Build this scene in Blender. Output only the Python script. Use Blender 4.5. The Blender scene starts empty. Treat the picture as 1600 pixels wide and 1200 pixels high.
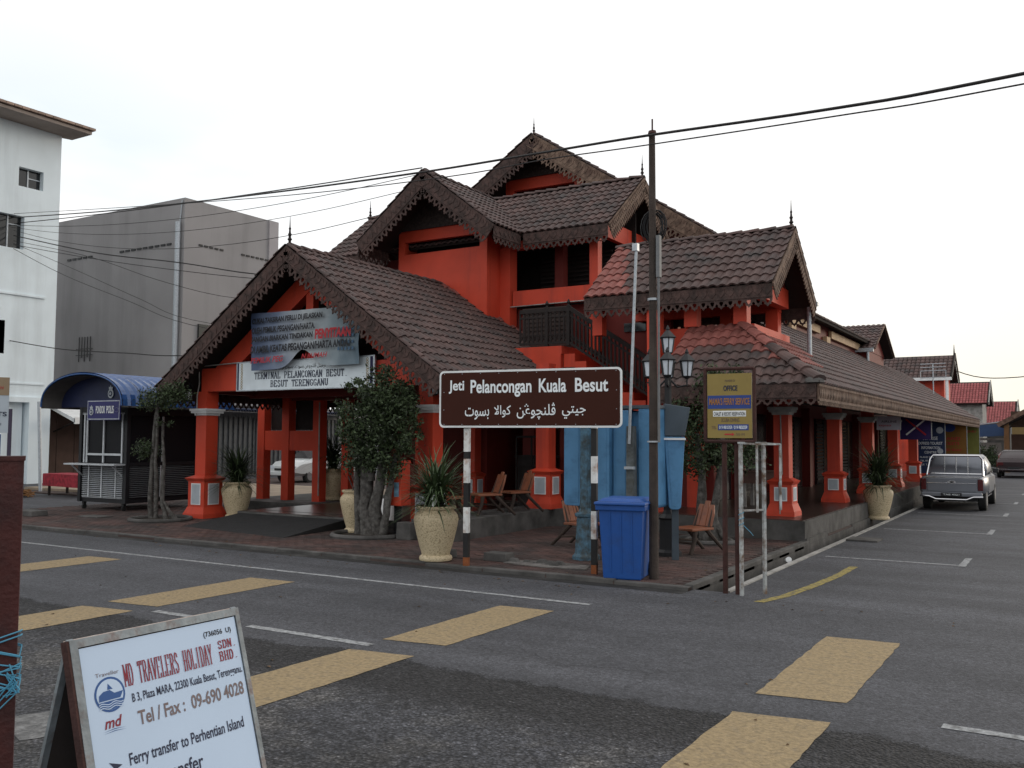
import bpy, bmesh, math, random
from mathutils import Vector, Matrix
random.seed(11)
SC = bpy.context.scene
COL = SC.collection
rad = math.radians

# ------------------------------------------------------------------ camera
CAM_H = 1.85
F_PX = 1431.0
yaw, pitch, roll = rad(31.3), math.atan(84 / F_PX), rad(0.3)
f0 = Vector((-math.sin(yaw), math.cos(yaw), 0)); r0 = Vector((math.cos(yaw), math.sin(yaw), 0)); z0 = Vector((0, 0, 1))
fw = f0 * math.cos(pitch) + z0 * math.sin(pitch)
up = z0 * math.cos(pitch) - f0 * math.sin(pitch)
cr = r0 * math.cos(roll) + up * math.sin(roll)
cu = up * math.cos(roll) - r0 * math.sin(roll)
cam_data = bpy.data.cameras.new('camera')
cam = bpy.data.objects.new('camera', cam_data); COL.objects.link(cam)
m = Matrix.Identity(4)
for i in range(3):
    m[i][0] = cr[i]; m[i][1] = cu[i]; m[i][2] = -fw[i]
m[2][3] = CAM_H
cam.matrix_world = m
cam_data.sensor_width = 36.0
cam_data.lens = 36.0 * F_PX / 1600.0
cam_data.clip_start = 0.05; cam_data.clip_end = 3000
SC.camera = cam
CAMP = Vector((0, 0, CAM_H))

# ------------------------------------------------------------------ sky, sun, exposure
SUN_AZ = rad(28)      # clockwise from +Y
SUN_EL = rad(11)
W = bpy.data.worlds.new('World'); SC.world = W; W.use_nodes = True
nt = W.node_tree; nt.nodes.clear()
wo = nt.nodes.new('ShaderNodeOutputWorld'); bg = nt.nodes.new('ShaderNodeBackground')
sky = nt.nodes.new('ShaderNodeTexSky'); sky.sky_type = 'NISHITA'; sky.sun_disc = False
sky.sun_elevation = SUN_EL; sky.sun_rotation = SUN_AZ
sky.air_density = 1.2; sky.dust_density = 2.0
tc = nt.nodes.new('ShaderNodeTexCoord')
mp = nt.nodes.new('ShaderNodeMapping'); mp.inputs['Scale'].default_value = (1.2, 1.2, 3.6)
nz = nt.nodes.new('ShaderNodeTexNoise'); nz.inputs['Scale'].default_value = 1.6; nz.inputs['Detail'].default_value = 5
rp = nt.nodes.new('ShaderNodeValToRGB')
rp.color_ramp.elements[0].position = 0.36; rp.color_ramp.elements[0].color = (0.94, 0.94, 0.94, 1)
rp.color_ramp.elements[1].position = 0.56; rp.color_ramp.elements[1].color = (1, 1, 1, 1)
mx = nt.nodes.new('ShaderNodeMix'); mx.data_type = 'RGBA'
mx.inputs[7].default_value = (14.9, 14.9, 14.9, 1)     # thin bright cloud deck
nt.links.new(tc.outputs['Generated'], mp.inputs['Vector']); nt.links.new(mp.outputs[0], nz.inputs['Vector'])
nt.links.new(nz.outputs['Fac'], rp.inputs['Fac']); nt.links.new(rp.outputs['Color'], mx.inputs[0])
nt.links.new(sky.outputs[0], mx.inputs[6]); nt.links.new(mx.outputs[2], bg.inputs['Color'])
sx = nt.nodes.new('ShaderNodeSeparateXYZ'); nt.links.new(tc.outputs['Generated'], sx.inputs[0])
def wmath(op, a, b, clamp=False):
    q = nt.nodes.new('ShaderNodeMath'); q.operation = op; q.use_clamp = clamp
    for i_, v_ in enumerate((a, b)):
        if isinstance(v_, (int, float)): q.inputs[i_].default_value = v_
        else: nt.links.new(v_, q.inputs[i_])
    return q.outputs[0]
dotp = wmath('ADD', wmath('MULTIPLY', sx.outputs['X'], math.sin(SUN_AZ)), wmath('MULTIPLY', sx.outputs['Y'], math.cos(SUN_AZ)))
lowz = wmath('SUBTRACT', 1.0, wmath('MULTIPLY', wmath('ABSOLUTE', sx.outputs['Z'], 0), 3.4), True)
glow = wmath('MULTIPLY', wmath('MULTIPLY', wmath('SUBTRACT', dotp, 0.62), 3.0, True), lowz)
mid = wmath('SUBTRACT', 1.0, wmath('MULTIPLY', wmath('ABSOLUTE', wmath('SUBTRACT', sx.outputs['Z'], 0.2), 0), 4.5), True)
cool = wmath('MULTIPLY', wmath('MULTIPLY', wmath('SUBTRACT', 0.45, dotp), 2.5, True), wmath('MULTIPLY', mid, wmath('MULTIPLY', wmath('SUBTRACT', 0.62, nz.outputs['Fac']), 5.0, True)))
mw = nt.nodes.new('ShaderNodeMix'); mw.data_type = 'RGBA'; mw.inputs[6].default_value = (14.9, 14.9, 14.9, 1); mw.inputs[7].default_value = (14.6, 13.4, 10.2, 1); nt.links.new(glow, mw.inputs[0])
mc = nt.nodes.new('ShaderNodeMix'); mc.data_type = 'RGBA'; mc.inputs[7].default_value = (9.4, 11.4, 12.6, 1); nt.links.new(cool, mc.inputs[0]); nt.links.new(mw.outputs[2], mc.inputs[6])
nt.links.new(mc.outputs[2], mx.inputs[7])
bg.inputs['Strength'].default_value = 0.1
nt.links.new(bg.outputs[0], wo.inputs['Surface'])
sd = bpy.data.lights.new('sun', 'SUN'); sd.energy = 0.8; sd.angle = rad(14); sd.color = (1.0, 0.86, 0.7)
so = bpy.data.objects.new('sun', sd); COL.objects.link(so)
sdir = Vector((math.sin(SUN_AZ) * math.cos(SUN_EL), math.cos(SUN_AZ) * math.cos(SUN_EL), math.sin(SUN_EL)))
so.rotation_euler = sdir.to_track_quat('Z', 'Y').to_euler()
vs = SC.view_settings
vs.view_transform = 'Standard'; vs.look = 'None'; vs.gamma = 1.0; vs.exposure = -0.38; vs.use_curve_mapping = False

# ------------------------------------------------------------------ materials
MATS = {}
def M(name, col, rough=0.8, var=0.25, ns=6.0, bump=0.15, bs=60.0, metal=0.0, dirt=None, dsc=1.5, damt=0.5, spec=0.35, island=0.0, world=False, streak=False):
    if name in MATS: return MATS[name]
    mt = bpy.data.materials.new(name); mt.use_nodes = True
    t = mt.node_tree; b = t.nodes['Principled BSDF']
    b.inputs['Roughness'].default_value = rough; b.inputs['Metallic'].default_value = metal
    b.inputs['Specular IOR Level'].default_value = spec
    if world:
        g = t.nodes.new('ShaderNodeNewGeometry'); vec = g.outputs['Position']
    else:
        g = t.nodes.new('ShaderNodeTexCoord'); vec = g.outputs['Object']
    n = t.nodes.new('ShaderNodeTexNoise'); n.inputs['Scale'].default_value = ns; n.inputs['Detail'].default_value = 6
    t.links.new(vec, n.inputs['Vector'])
    mr = t.nodes.new('ShaderNodeMapRange'); mr.inputs['From Min'].default_value = 0.3; mr.inputs['From Max'].default_value = 0.7
    mr.inputs['To Min'].default_value = 1 - var; mr.inputs['To Max'].default_value = 1 + var * 0.6
    t.links.new(n.outputs['Fac'], mr.inputs['Value'])
    val = mr.outputs[0]
    if island:
        gi = t.nodes.new('ShaderNodeNewGeometry'); oi = t.nodes.new('ShaderNodeObjectInfo')
        ad = t.nodes.new('ShaderNodeMath'); ad.operation = 'ADD'
        t.links.new(gi.outputs['Random Per Island'], ad.inputs[0]); t.links.new(oi.outputs['Random'], ad.inputs[1])
        fr = t.nodes.new('ShaderNodeMath'); fr.operation = 'FRACT'; t.links.new(ad.outputs[0], fr.inputs[0])
        m2 = t.nodes.new('ShaderNodeMapRange'); m2.inputs['To Min'].default_value = 1 - island; m2.inputs['To Max'].default_value = 1 + island
        t.links.new(fr.outputs[0], m2.inputs['Value'])
        mu = t.nodes.new('ShaderNodeMath'); mu.operation = 'MULTIPLY'; t.links.new(val, mu.inputs[0]); t.links.new(m2.outputs[0], mu.inputs[1])
        val = mu.outputs[0]
    sc = t.nodes.new('ShaderNodeVectorMath'); sc.operation = 'SCALE'
    src = None
    if dirt:
        n2 = t.nodes.new('ShaderNodeTexNoise'); n2.inputs['Scale'].default_value = dsc; n2.inputs['Detail'].default_value = 8; n2.inputs['Roughness'].default_value = 0.65
        if streak:
            mpn = t.nodes.new('ShaderNodeMapping'); mpn.inputs['Scale'].default_value = (1, 1, .1); t.links.new(vec, mpn.inputs['Vector']); t.links.new(mpn.outputs[0], n2.inputs['Vector'])
        else: t.links.new(vec, n2.inputs['Vector'])
        r = t.nodes.new('ShaderNodeMapRange'); r.inputs['From Min'].default_value = 0.62 - 0.3 * damt; r.inputs['From Max'].default_value = 0.78 - 0.2 * damt
        t.links.new(n2.outputs['Fac'], r.inputs['Value'])
        mi = t.nodes.new('ShaderNodeMix'); mi.data_type = 'RGBA'
        mi.inputs[6].default_value = (*col, 1); mi.inputs[7].default_value = (*dirt, 1)
        t.links.new(r.outputs[0], mi.inputs[0]); src = mi.outputs[2]
        t.links.new(src, sc.inputs[0])
    else:
        sc.inputs[0].default_value = col
    t.links.new(val, sc.inputs['Scale']); t.links.new(sc.outputs[0], b.inputs['Base Color'])
    if bump:
        nb = t.nodes.new('ShaderNodeTexNoise'); nb.inputs['Scale'].default_value = bs; nb.inputs['Detail'].default_value = 3
        t.links.new(vec, nb.inputs['Vector'])
        bm_ = t.nodes.new('ShaderNodeBump'); bm_.inputs['Strength'].default_value = bump; bm_.inputs['Distance'].default_value = 0.02
        t.links.new(nb.outputs['Fac'], bm_.inputs['Height']); t.links.new(bm_.outputs[0], b.inputs['Normal'])
    MATS[name] = mt; return mt

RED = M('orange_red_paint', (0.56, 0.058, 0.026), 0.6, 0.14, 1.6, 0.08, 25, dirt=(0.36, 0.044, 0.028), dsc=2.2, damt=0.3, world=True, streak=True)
REDD = M('deep_red_paint', (0.15, 0.016, 0.011), 0.65, 0.15, 2, 0.08, 25, world=True)  # the orange red paint, darkened in colour for indoor and under-roof shade
TILE = M('weathered_roof_tile', (0.098, 0.058, 0.052), 0.7, 0.35, 5, 0.2, 40, dirt=(0.045, 0.038, 0.037), dsc=2.5, damt=0.6, island=0.2, world=True)
TILER = M('newer_red_tile', (0.22, 0.075, 0.062), 0.7, 0.25, 5, 0.15, 40, island=0.2, world=True)
TILEF = M('bright_red_tile', (0.30, 0.085, 0.085), 0.8, 0.2, 3, 0.1, 20, island=0.15, world=True)
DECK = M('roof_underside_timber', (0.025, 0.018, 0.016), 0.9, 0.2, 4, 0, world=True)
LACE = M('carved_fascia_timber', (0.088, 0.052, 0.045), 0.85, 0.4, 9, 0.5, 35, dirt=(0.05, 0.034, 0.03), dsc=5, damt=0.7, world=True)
LACEB = M('bleached_fascia_timber', (0.2, 0.135, 0.1), 0.85, 0.4, 9, 0.4, 40, dirt=(0.1, 0.06, 0.045), dsc=4, damt=0.7, world=True)  # paler tone of the carved fascia timber
DARKW = M('dark_timber', (0.020, 0.014, 0.013), 0.75, 0.3, 8, 0.2, 50, world=True)
BLACKM = M('black_iron', (0.016, 0.016, 0.018), 0.5, 0.2, 8, 0.05)
CONC = M('weathered_concrete', (0.105, 0.10, 0.096), 0.9, 0.3, 3, 0.3, 60, dirt=(0.06, 0.058, 0.055), dsc=2.2, damt=0.75, world=True)
CONCL = M('pale_concrete', (0.34, 0.33, 0.31), 0.85, 0.25, 4, 0.2, 60, dirt=(0.2, 0.19, 0.18), dsc=3, damt=0.5, world=True)
PANEL = M('pedestal_panel_grey', (0.42, 0.46, 0.50), 0.6, 0.12, 6, 0.03, world=True)
WHITE = M('white_paint', (0.75, 0.76, 0.76), 0.5, 0.12, 6, 0.03)
GALV = M('galvanised_steel', (0.42, 0.45, 0.48), 0.45, 0.2, 20, 0.05, metal=0.5)
GLASSD = M('dark_glass', (0.012, 0.013, 0.015), 0.12, 0.1, 3, 0, spec=0.6)
FROST = M('frosted_lamp_glass', (0.62, 0.66, 0.72), 0.25, 0.1, 6, 0)
TERR = M('terracotta_floor', (0.05, 0.032, 0.027), 0.3, 0.3, 3, 0.05, 30, world=True)
RUB = M('black_rubber', (0.018, 0.018, 0.018), 0.8, 0.2, 10, 0.1)
RUST = M('rusty_steel', (0.055, 0.022, 0.018), 0.8, 0.4, 9, 0.3, 60, dirt=(0.05, 0.02, 0.018), dsc=6, damt=0.6)

# ------------------------------------------------------------------ mesh helpers
class MB:
    def __init__(s): s.v = []; s.f = []; s.mi = []
    def add(s, vs_, fs_, mi=0):
        o = len(s.v); s.v += [tuple(p) for p in vs_]
        for f in fs_: s.f.append([i + o for i in f]); s.mi.append(mi)
        return s
    def box(s, x0, x1, y0, y1, z0_, z1_, mi=0):
        v = [(x, y, z) for z in (z0_, z1_) for y in (y0, y1) for x in (x0, x1)]
        return s.add(v, [(0, 2, 3, 1), (4, 5, 7, 6), (0, 1, 5, 4), (2, 6, 7, 3), (0, 4, 6, 2), (1, 3, 7, 5)], mi)
    def frus(s, cx, cy, z0_, z1_, a0, a1, b0=None, b1=None, mi=0):
        b0 = a0 if b0 is None else b0; b1 = a1 if b1 is None else b1
        v = [(cx + sx * a, cy + sy * b, z) for z, a, b in ((z0_, a0, b0), (z1_, a1, b1)) for sx, sy in ((-1, -1), (1, -1), (1, 1), (-1, 1))]
        return s.add(v, [(3, 2, 1, 0), (4, 5, 6, 7)] + [(i, (i + 1) % 4, 4 + (i + 1) % 4, 4 + i) for i in range(4)], mi)
    def bar(s, p0, p1, w, h=None, upv=(0, 0, 1), mi=0):
        h = w if h is None else h
        p0 = Vector(p0); p1 = Vector(p1); d = (p1 - p0).normalized(); u = Vector(upv)
        if abs(d.dot(u)) > 0.98: u = Vector((0, 1, 0))
        a = d.cross(u).normalized(); b = a.cross(d)
        v = [p + a * sx * w / 2 + b * sy * h / 2 for p in (p0, p1) for sx, sy in ((-1, -1), (1, -1), (1, 1), (-1, 1))]
        return s.add(v, [(3, 2, 1, 0), (4, 5, 6, 7)] + [(i, (i + 1) % 4, 4 + (i + 1) % 4, 4 + i) for i in range(4)], mi)
    def tube(s, pts, r, n=8, caps=True, mi=0):
        pts = [Vector(p) for p in pts]; k = len(pts)
        rs = r if isinstance(r, (list, tuple)) else [r] * k
        prev = None; rings = []
        for i, p in enumerate(pts):
            d = (pts[min(i + 1, k - 1)] - pts[max(i - 1, 0)]).normalized()
            if prev is None:
                a = d.cross(Vector((0, 0, 1)))
                if a.length < 1e-3: a = d.cross(Vector((0, 1, 0)))
            else: a = prev - d * prev.dot(d)
            a.normalize(); prev = a; b = d.cross(a)
            rings.append([p + (a * math.cos(2 * math.pi * j / n) + b * math.sin(2 * math.pi * j / n)) * rs[i] for j in range(n)])
        v = [q for rg in rings for q in rg]
        f = [(i * n + j, i * n + (j + 1) % n, (i + 1) * n + (j + 1) % n, (i + 1) * n + j) for i in range(k - 1) for j in range(n)]
        if caps: f += [tuple(range(n - 1, -1, -1)), tuple((k - 1) * n + j for j in range(n))]
        return s.add(v, f, mi)
    def lathe(s, prof, n=20, c=(0, 0, 0), mi=0, flute=0, fn=0):
        v = []
        for r, z in prof:
            for j in range(n):
                a = 2 * math.pi * j / n
                rr = r * (1 + flute * math.cos(a * fn)) if fn else r
                v.append((c[0] + rr * math.cos(a), c[1] + rr * math.sin(a), c[2] + z))
        k = len(prof)
        f = [(i * n + j, i * n + (j + 1) % n, (i + 1) * n + (j + 1) % n, (i + 1) * n + j) for i in range(k - 1) for j in range(n)]
        f += [tuple(range(n - 1, -1, -1)), tuple((k - 1) * n + j for j in range(n))]
        return s.add(v, f, mi)
    def prism(s, poly, O, A, B, Nn, t, mi=0):
        O = Vector(O); A = Vector(A); B = Vector(B); Nn = Vector(Nn); n = len(poly)
        lo = [O + A * p[0] + B * p[1] for p in poly]; hi = [q + Nn * t for q in lo]
        return s.add(lo + hi, [tuple(range(n - 1, -1, -1)), tuple(range(n, 2 * n))] + [(i, (i + 1) % n, n + (i + 1) % n, n + i) for i in range(n)], mi)
    def build(s, name, mats, parent=None, smooth=False, bevel=0.0):
        me = bpy.data.meshes.new(name); me.from_pydata(s.v, [], s.f); me.update()
        mats = mats if isinstance(mats, (list, tuple)) else [mats]
        for mm in mats: me.materials.append(mm)
        if len(mats) > 1: me.polygons.foreach_set('material_index', s.mi)
        bm = bmesh.new(); bm.from_mesh(me); bmesh.ops.recalc_face_normals(bm, faces=bm.faces)
        if bevel:
            bmesh.ops.bevel(bm, geom=[e for e in bm.edges if len(e.link_faces) == 2 and e.calc_face_angle(0) > 0.5], offset=bevel, segments=2, affect='EDGES', profile=0.5)
        if smooth:
            for f in bm.faces: f.smooth = True
            for e in bm.edges:
                if len(e.link_faces) == 2 and e.calc_face_angle(0) > 0.7: e.smooth = False
        bm.to_mesh(me); bm.free()
        o = bpy.data.objects.new(name, me); COL.objects.link(o)
        if parent: o.parent = parent
        return o
def B(*a): return MB().box(*a)
def tag(o, label=None, cat=None, group=None, kind=None):
    if label: o['label'] = label
    if cat: o['category'] = cat
    if group: o['group'] = group
    if kind: o['kind'] = kind
    return o
def thing(name, label, cat, loc=(0, 0, 0), rz=0.0, group=None):
    o = bpy.data.objects.new(name, None); COL.objects.link(o); o.empty_display_size = 0.2
    o.location = loc; o.rotation_euler = (0, 0, rz)
    return tag(o, label, cat, group)
def dup(root, loc=None, rz=None, label=None, scale=None):
    def cp(o, par):
        c = o.copy(); COL.objects.link(c); c.parent = par
        for ch in [x for x in bpy.data.objects if x.parent == o]: cp(ch, c)
        return c
    r = cp(root, None)
    if loc is not None: r.location = loc
    if rz is not None: r.rotation_euler = (0, 0, rz)
    if label: r['label'] = label
    if scale: r.scale = (scale,) * 3
    return r
def share(name, me, mat4, parent):
    o = bpy.data.objects.new(name, me); COL.objects.link(o); o.parent = parent; o.matrix_local = mat4; return o
def frame(O, X, Y):
    X = Vector(X).normalized(); Y = Vector(Y); Y = (Y - X * Y.dot(X)).normalized(); Z = X.cross(Y)
    mm = Matrix.Identity(4)
    for i in range(3): mm[i][0] = X[i]; mm[i][1] = Y[i]; mm[i][2] = Z[i]; mm[i][3] = O[i]
    return mm
# lettering fitted into a w x h rectangle whose lower-left corner is O, X to the right, Y up
def text(body, O, X, Y, w, h, mat, parent, offs=0.0, lift=0.004, name='lettering', keep=False, shear=0.0):
    c = bpy.data.curves.new('t', 'FONT'); c.body = body; c.offset = offs; c.resolution_u = 4; c.shear = shear; c.align_x = 'CENTER'
    o = bpy.data.objects.new('t', c); COL.objects.link(o)
    bpy.context.view_layer.update()
    me = bpy.data.meshes.new_from_object(o.evaluated_get(bpy.context.evaluated_depsgraph_get()))
    bpy.data.objects.remove(o); bpy.data.curves.remove(c)
    xs = [v.co.x for v in me.vertices]; ys = [v.co.y for v in me.vertices]
    x0, x1, y0, y1 = min(xs), max(xs), min(ys), max(ys)
    sx = w / (x1 - x0); sy = h / (y1 - y0)
    if keep: sx = sy = min(sx, sy)
    for v in me.vertices:
        v.co.x = (v.co.x - x0) * sx + (w - (x1 - x0) * sx) / 2; v.co.y = (v.co.y - y0) * sy; v.co.z = 0
    me.materials.clear(); me.materials.append(mat); me.name = name
    X = Vector(X).normalized(); Y = Vector(Y).normalized()
    return share(name, me, frame(Vector(O) + X.cross(Y) * lift, X, Y), parent)
# slab-serif stroke alphabet
SER = {'A': ([[(0.08, 0), (0.5, 1)], [(0.92, 0), (0.5, 1)], [(0.25, .35), (.75, .35)]], [(0.08, 0), (0.92, 0)]),
 'B': ([[(0.2, 0), (0.2, 1)], [(.2, 1), (.6, 1), (.78, .88), (.78, .65), (.6, .53), (.2, .53)], [(.6, .53), (.85, .4), (.85, .14), (.62, 0), (.2, 0)]], [(.14, 0), (.14, 1)]),
 'C': ([[(.85, .75), (.7, .95), (.45, 1), (.2, .85), (.12, .5), (.2, .15), (.45, 0), (.7, .05), (.87, .25)]], []),
 'D': ([[(0.2, 0), (0.2, 1)], [(.2, 1), (.55, 1), (.8, .82), (.88, .5), (.8, .18), (.55, 0), (.2, 0)]], [(.14, 0), (.14, 1)]),
 'E': ([[(0.2, 0), (0.2, 1)], [(.2, 1), (.82, 1), (.82, .82)], [(.2, .52), (.65, .52)], [(.2, 0), (.85, 0), (.85, .2)]], [(.14, 0), (.14, 1)]),
 'G': ([[(.85, .78), (.7, .95), (.45, 1), (.2, .85), (.12, .5), (.2, .15), (.45, 0), (.7, .04), (.82, .12), (.82, .42), (.58, .42)]], []),
 'H': ([[(.2, 0), (.2, 1)], [(.8, 0), (.8, 1)], [(.2, .5), (.8, .5)]], [(.2, 0), (.2, 1), (.8, 0), (.8, 1)]),
 'I': ([[(.5, 0), (.5, 1)]], [(.5, 0), (.5, 1)]),
 'L': ([[(.22, 1), (.22, 0)], [(.22, 0), (.85, 0), (.85, .22)]], [(.22, 1), (.16, 0)]),
 'M': ([[(.12, 0), (.12, 1)], [(.12, 1), (.5, .25)], [(.5, .25), (.88, 1)], [(.88, 1), (.88, 0)]], [(.12, 0), (.88, 0), (.1, 1), (.9, 1)]),
 'N': ([[(.15, 0), (.15, 1)], [(.15, 1), (.83, 0)], [(.83, 0), (.83, 1)]], [(.15, 0), (.12, 1), (.83, 1)]),
 'O': ([[(.5, 1), (.22, .87), (.1, .5), (.22, .13), (.5, 0), (.78, .13), (.9, .5), (.78, .87), (.5, 1)]], []),
 'P': ([[(0.2, 0), (0.2, 1)], [(.2, 1), (.6, 1), (.83, .88), (.83, .6), (.6, .47), (.2, .47)]], [(.2, 0), (.14, 1)]),
 'R': ([[(0.2, 0), (0.2, 1)], [(.2, 1), (.6, 1), (.8, .88), (.8, .62), (.6, .5), (.2, .5)], [(.55, .5), (.86, 0)]], [(.2, 0), (.14, 1), (.88, 0)]),
 'S': ([[(.8, .78), (.68, .96), (.4, 1), (.2, .86), (.22, .64), (.5, .52), (.78, .4), (.84, .18), (.64, .02), (.36, 0), (.16, .22)]], []),
 'T': ([[(.5, 0), (.5, 1)], [(.1, .82), (.1, 1), (.9, 1), (.9, .82)]], [(.5, 0)]),
 'U': ([[(.18, 1), (.18, .3), (.3, .06), (.5, 0), (.7, .06), (.82, .3), (.82, 1)]], [(.18, 1), (.82, 1)]),
 'V': ([[(.08, 1), (.5, 0)], [(.5, 0), (.92, 1)]], [(.08, 1), (.92, 1)]),
 'Y': ([[(.1, 1), (.5, .5)], [(.9, 1), (.5, .5)], [(.5, .5), (.5, 0)]], [(.1, 1), (.9, 1), (.5, 0)]),
 '.': ([[(.4, .02), (.6, .02)]], []), ' ': ([], [])}
def serif(body, O, X, Y, w, h, mat, parent, wt=0.16, lift=0.004):
    mb = MB(); n = len(body); cw = w / n; k = 0
    tw = wt * cw; th = wt * 0.55 * cw
    def seg(p, q, t, kk):
        d = Vector((q[0] - p[0], q[1] - p[1])); L = d.length
        if L < 1e-6: return
        d /= L; nn = Vector((-d.y, d.x)) * t / 2; e = d * t * 0.3
        mb.add([(p[0] - e.x - nn.x, p[1] - e.y - nn.y, kk), (q[0] + e.x - nn.x, q[1] + e.y - nn.y, kk), (q[0] + e.x + nn.x, q[1] + e.y + nn.y, kk), (p[0] - e.x + nn.x, p[1] - e.y + nn.y, kk)], [(0, 1, 2, 3)])
    for i, chh in enumerate(body):
        st, se = SER[chh]
        P = lambda p: (i * cw + cw * (0.06 + p[0] * 0.88), p[1] * h)
        for pl in st:
            for a, b in zip(pl, pl[1:]):
                k += 1; a2, b2 = P(a), P(b)
                seg(a2, b2, tw if abs(a2[1] - b2[1]) > abs(a2[0] - b2[0]) else th, k * 2e-5)
        for q in se:
            k += 1; a = P(q); seg((a[0] - cw * .13, a[1]), (a[0] + cw * .13, a[1]), th, k * 2e-5)
    o = mb.build('lettering', mat, parent)
    X = Vector(X).normalized(); Y = Vector(Y).normalized()
    o.matrix_local = frame(Vector(O) + X.cross(Y) * lift, X, Y); return o
# ================================================================== SETTING: ground, road, pavement
def asphalt():
    mt = bpy.data.materials.new('worn_asphalt'); mt.use_nodes = True; t = mt.node_tree; b = t.nodes['Principled BSDF']
    N = t.nodes.new; L = t.links.new
    g = N('ShaderNodeNewGeometry'); sep = N('ShaderNodeSeparateXYZ'); L(g.outputs['Position'], sep.inputs[0])
    def noise(s, d=4, rr=0.6):
        n = N('ShaderNodeTexNoise'); n.inputs['Scale'].default_value = s; n.inputs['Detail'].default_value = d; n.inputs['Roughness'].default_value = rr
        L(g.outputs['Position'], n.inputs['Vector']); return n.outputs['Fac']
    def mrange(v, a, b_, c, d):
        r = N('ShaderNodeMapRange'); r.inputs[1].default_value = a; r.inputs[2].default_value = b_; r.inputs[3].default_value = c; r.inputs[4].default_value = d; L(v, r.inputs[0]); return r.outputs[0]
    def mul(a, b_, op='MULTIPLY'):
        q = N('ShaderNodeMath'); q.operation = op
        for i, x in enumerate((a, b_)):
            if isinstance(x, float): q.inputs[i].default_value = x
            else: L(x, q.inputs[i])
        return q.outputs[0]
    big = noise(0.35, 5); med = noise(2.2, 6); fine = noise(45, 3)
    # near lane: coarse chipping surface with pale dusty drifts, edge wanders around y = 6.1
    yv = mul(sep.outputs['Y'], mul(mrange(med, 0.3, 0.7, -0.08, 0.08), mrange(big, .3, .7, -.15, .15), 'ADD'), 'ADD')
    coarse = mrange(mul(yv, mrange(fine, .3, .7, -.06, .06), 'ADD'), 6.03, 6.1, 1.0, 0.0)
    band = mul(mrange(yv, 5.0, 5.5, 0.0, 1.0), coarse)
    dust = mul(mrange(noise(0.9, 8, 0.7), 0.46, 0.62, 0.0, 1.0), mul(coarse, mul(1.0, band, 'SUBTRACT')))
    vor = N('ShaderNodeTexVoronoi'); vor.inputs['Scale'].default_value = 42; L(g.outputs['Position'], vor.inputs['Vector'])
    def cells(sc_, dist=None):
        v = N('ShaderNodeTexVoronoi'); v.inputs['Scale'].default_value = sc_; L(g.outputs['Position'], v.inputs['Vector'])
        w = N('ShaderNodeSeparateColor'); L(v.outputs['Color'], w.inputs[0]); return w.outputs[0]
    c1 = cells(38); c2 = cells(110)
    grain = mul(mrange(c1, 0, 1, 0.72, 1.34), mrange(c2, 0, 1, 0.7, 1.35))
    spark = mrange(cells(62), 0.93, 0.97, 1.0, 2.1)
    chip = mul(mrange(vor.outputs['Distance'], 0.1, 0.75, 1.5, 0.4), mul(spark, mrange(cells(24), 0, 1, .7, 1.35)))
    speck = mrange(fine, 0.3, 0.7, 0.75, 1.3)
    mpa = N('ShaderNodeMapping'); mpa.inputs['Scale'].default_value = (.1, 1.1, 1); L(g.outputs['Position'], mpa.inputs['Vector'])
    trk = N('ShaderNodeTexNoise'); trk.inputs['Scale'].default_value = 1.3; trk.inputs['Detail'].default_value = 5; L(mpa.outputs[0], trk.inputs['Vector'])
    track = mrange(trk.outputs['Fac'], .35, .65, .78, 1.18)
    wv = N('ShaderNodeTexNoise'); wv.inputs['Scale'].default_value = 1.5; wv.inputs['Detail'].default_value = 6; L(g.outputs['Position'], wv.inputs['Vector'])
    va = N('ShaderNodeVectorMath'); va.operation = 'MULTIPLY_ADD'; va.inputs[1].default_value = (.9, .9, .9); L(wv.outputs['Color'], va.inputs[0]); L(g.outputs['Position'], va.inputs[2])
    ve = N('ShaderNodeTexVoronoi'); ve.feature = 'DISTANCE_TO_EDGE'; ve.inputs['Scale'].default_value = .33; L(va.outputs[0], ve.inputs['Vector'])
    crack = mul(mrange(ve.outputs['Distance'], .0015, .006, 1.0, 0.0), mrange(big, .48, .55, 0.0, 1.0))
    crackf = mul(1.0, mul(crack, .35), 'SUBTRACT')
    base = mul(mul(mrange(big, 0.3, 0.7, 0.85, 1.15), mrange(med, 0.3, 0.7, 0.88, 1.1)), mul(mul(speck, grain), mul(track, crackf)))
    cmix = N('ShaderNodeMix'); cmix.data_type = 'RGBA'; cmix.inputs[6].default_value = (0.055, 0.056, 0.063, 1); cmix.inputs[7].default_value = (0.105, 0.10, 0.095, 1)
    L(dust, cmix.inputs[0])
    dk = N('ShaderNodeMix'); dk.data_type = 'RGBA'; dk.inputs[7].default_value = (0.028, 0.027, 0.028, 1)
    L(mul(band, 0.85), dk.inputs[0]); L(cmix.outputs[2], dk.inputs[6])
    chipm = N('ShaderNodeMix'); chipm.data_type = 'FLOAT'; L(coarse, chipm.inputs[0]); chipm.inputs[2].default_value = 1.0; L(chip, chipm.inputs[3])
    sc = N('ShaderNodeVectorMath'); sc.operation = 'SCALE'; L(dk.outputs[2], sc.inputs[0]); L(mul(base, chipm.outputs[0]), sc.inputs['Scale'])
    L(sc.outputs[0], b.inputs['Base Color'])
    b.inputs['Roughness'].default_value = 0.78; b.inputs['Specular IOR Level'].default_value = 0.35
    hgt = mul(mul(fine, 0.5), mul(mul(vor.outputs['Distance'], coarse), -1.3), 'ADD')
    bp = N('ShaderNodeBump'); bp.inputs['Strength'].default_value = 1.0; bp.inputs['Distance'].default_value = 0.022; L(hgt, bp.inputs['Height']); L(bp.outputs[0], b.inputs['Normal'])
    return mt
ASPH = asphalt()
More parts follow.
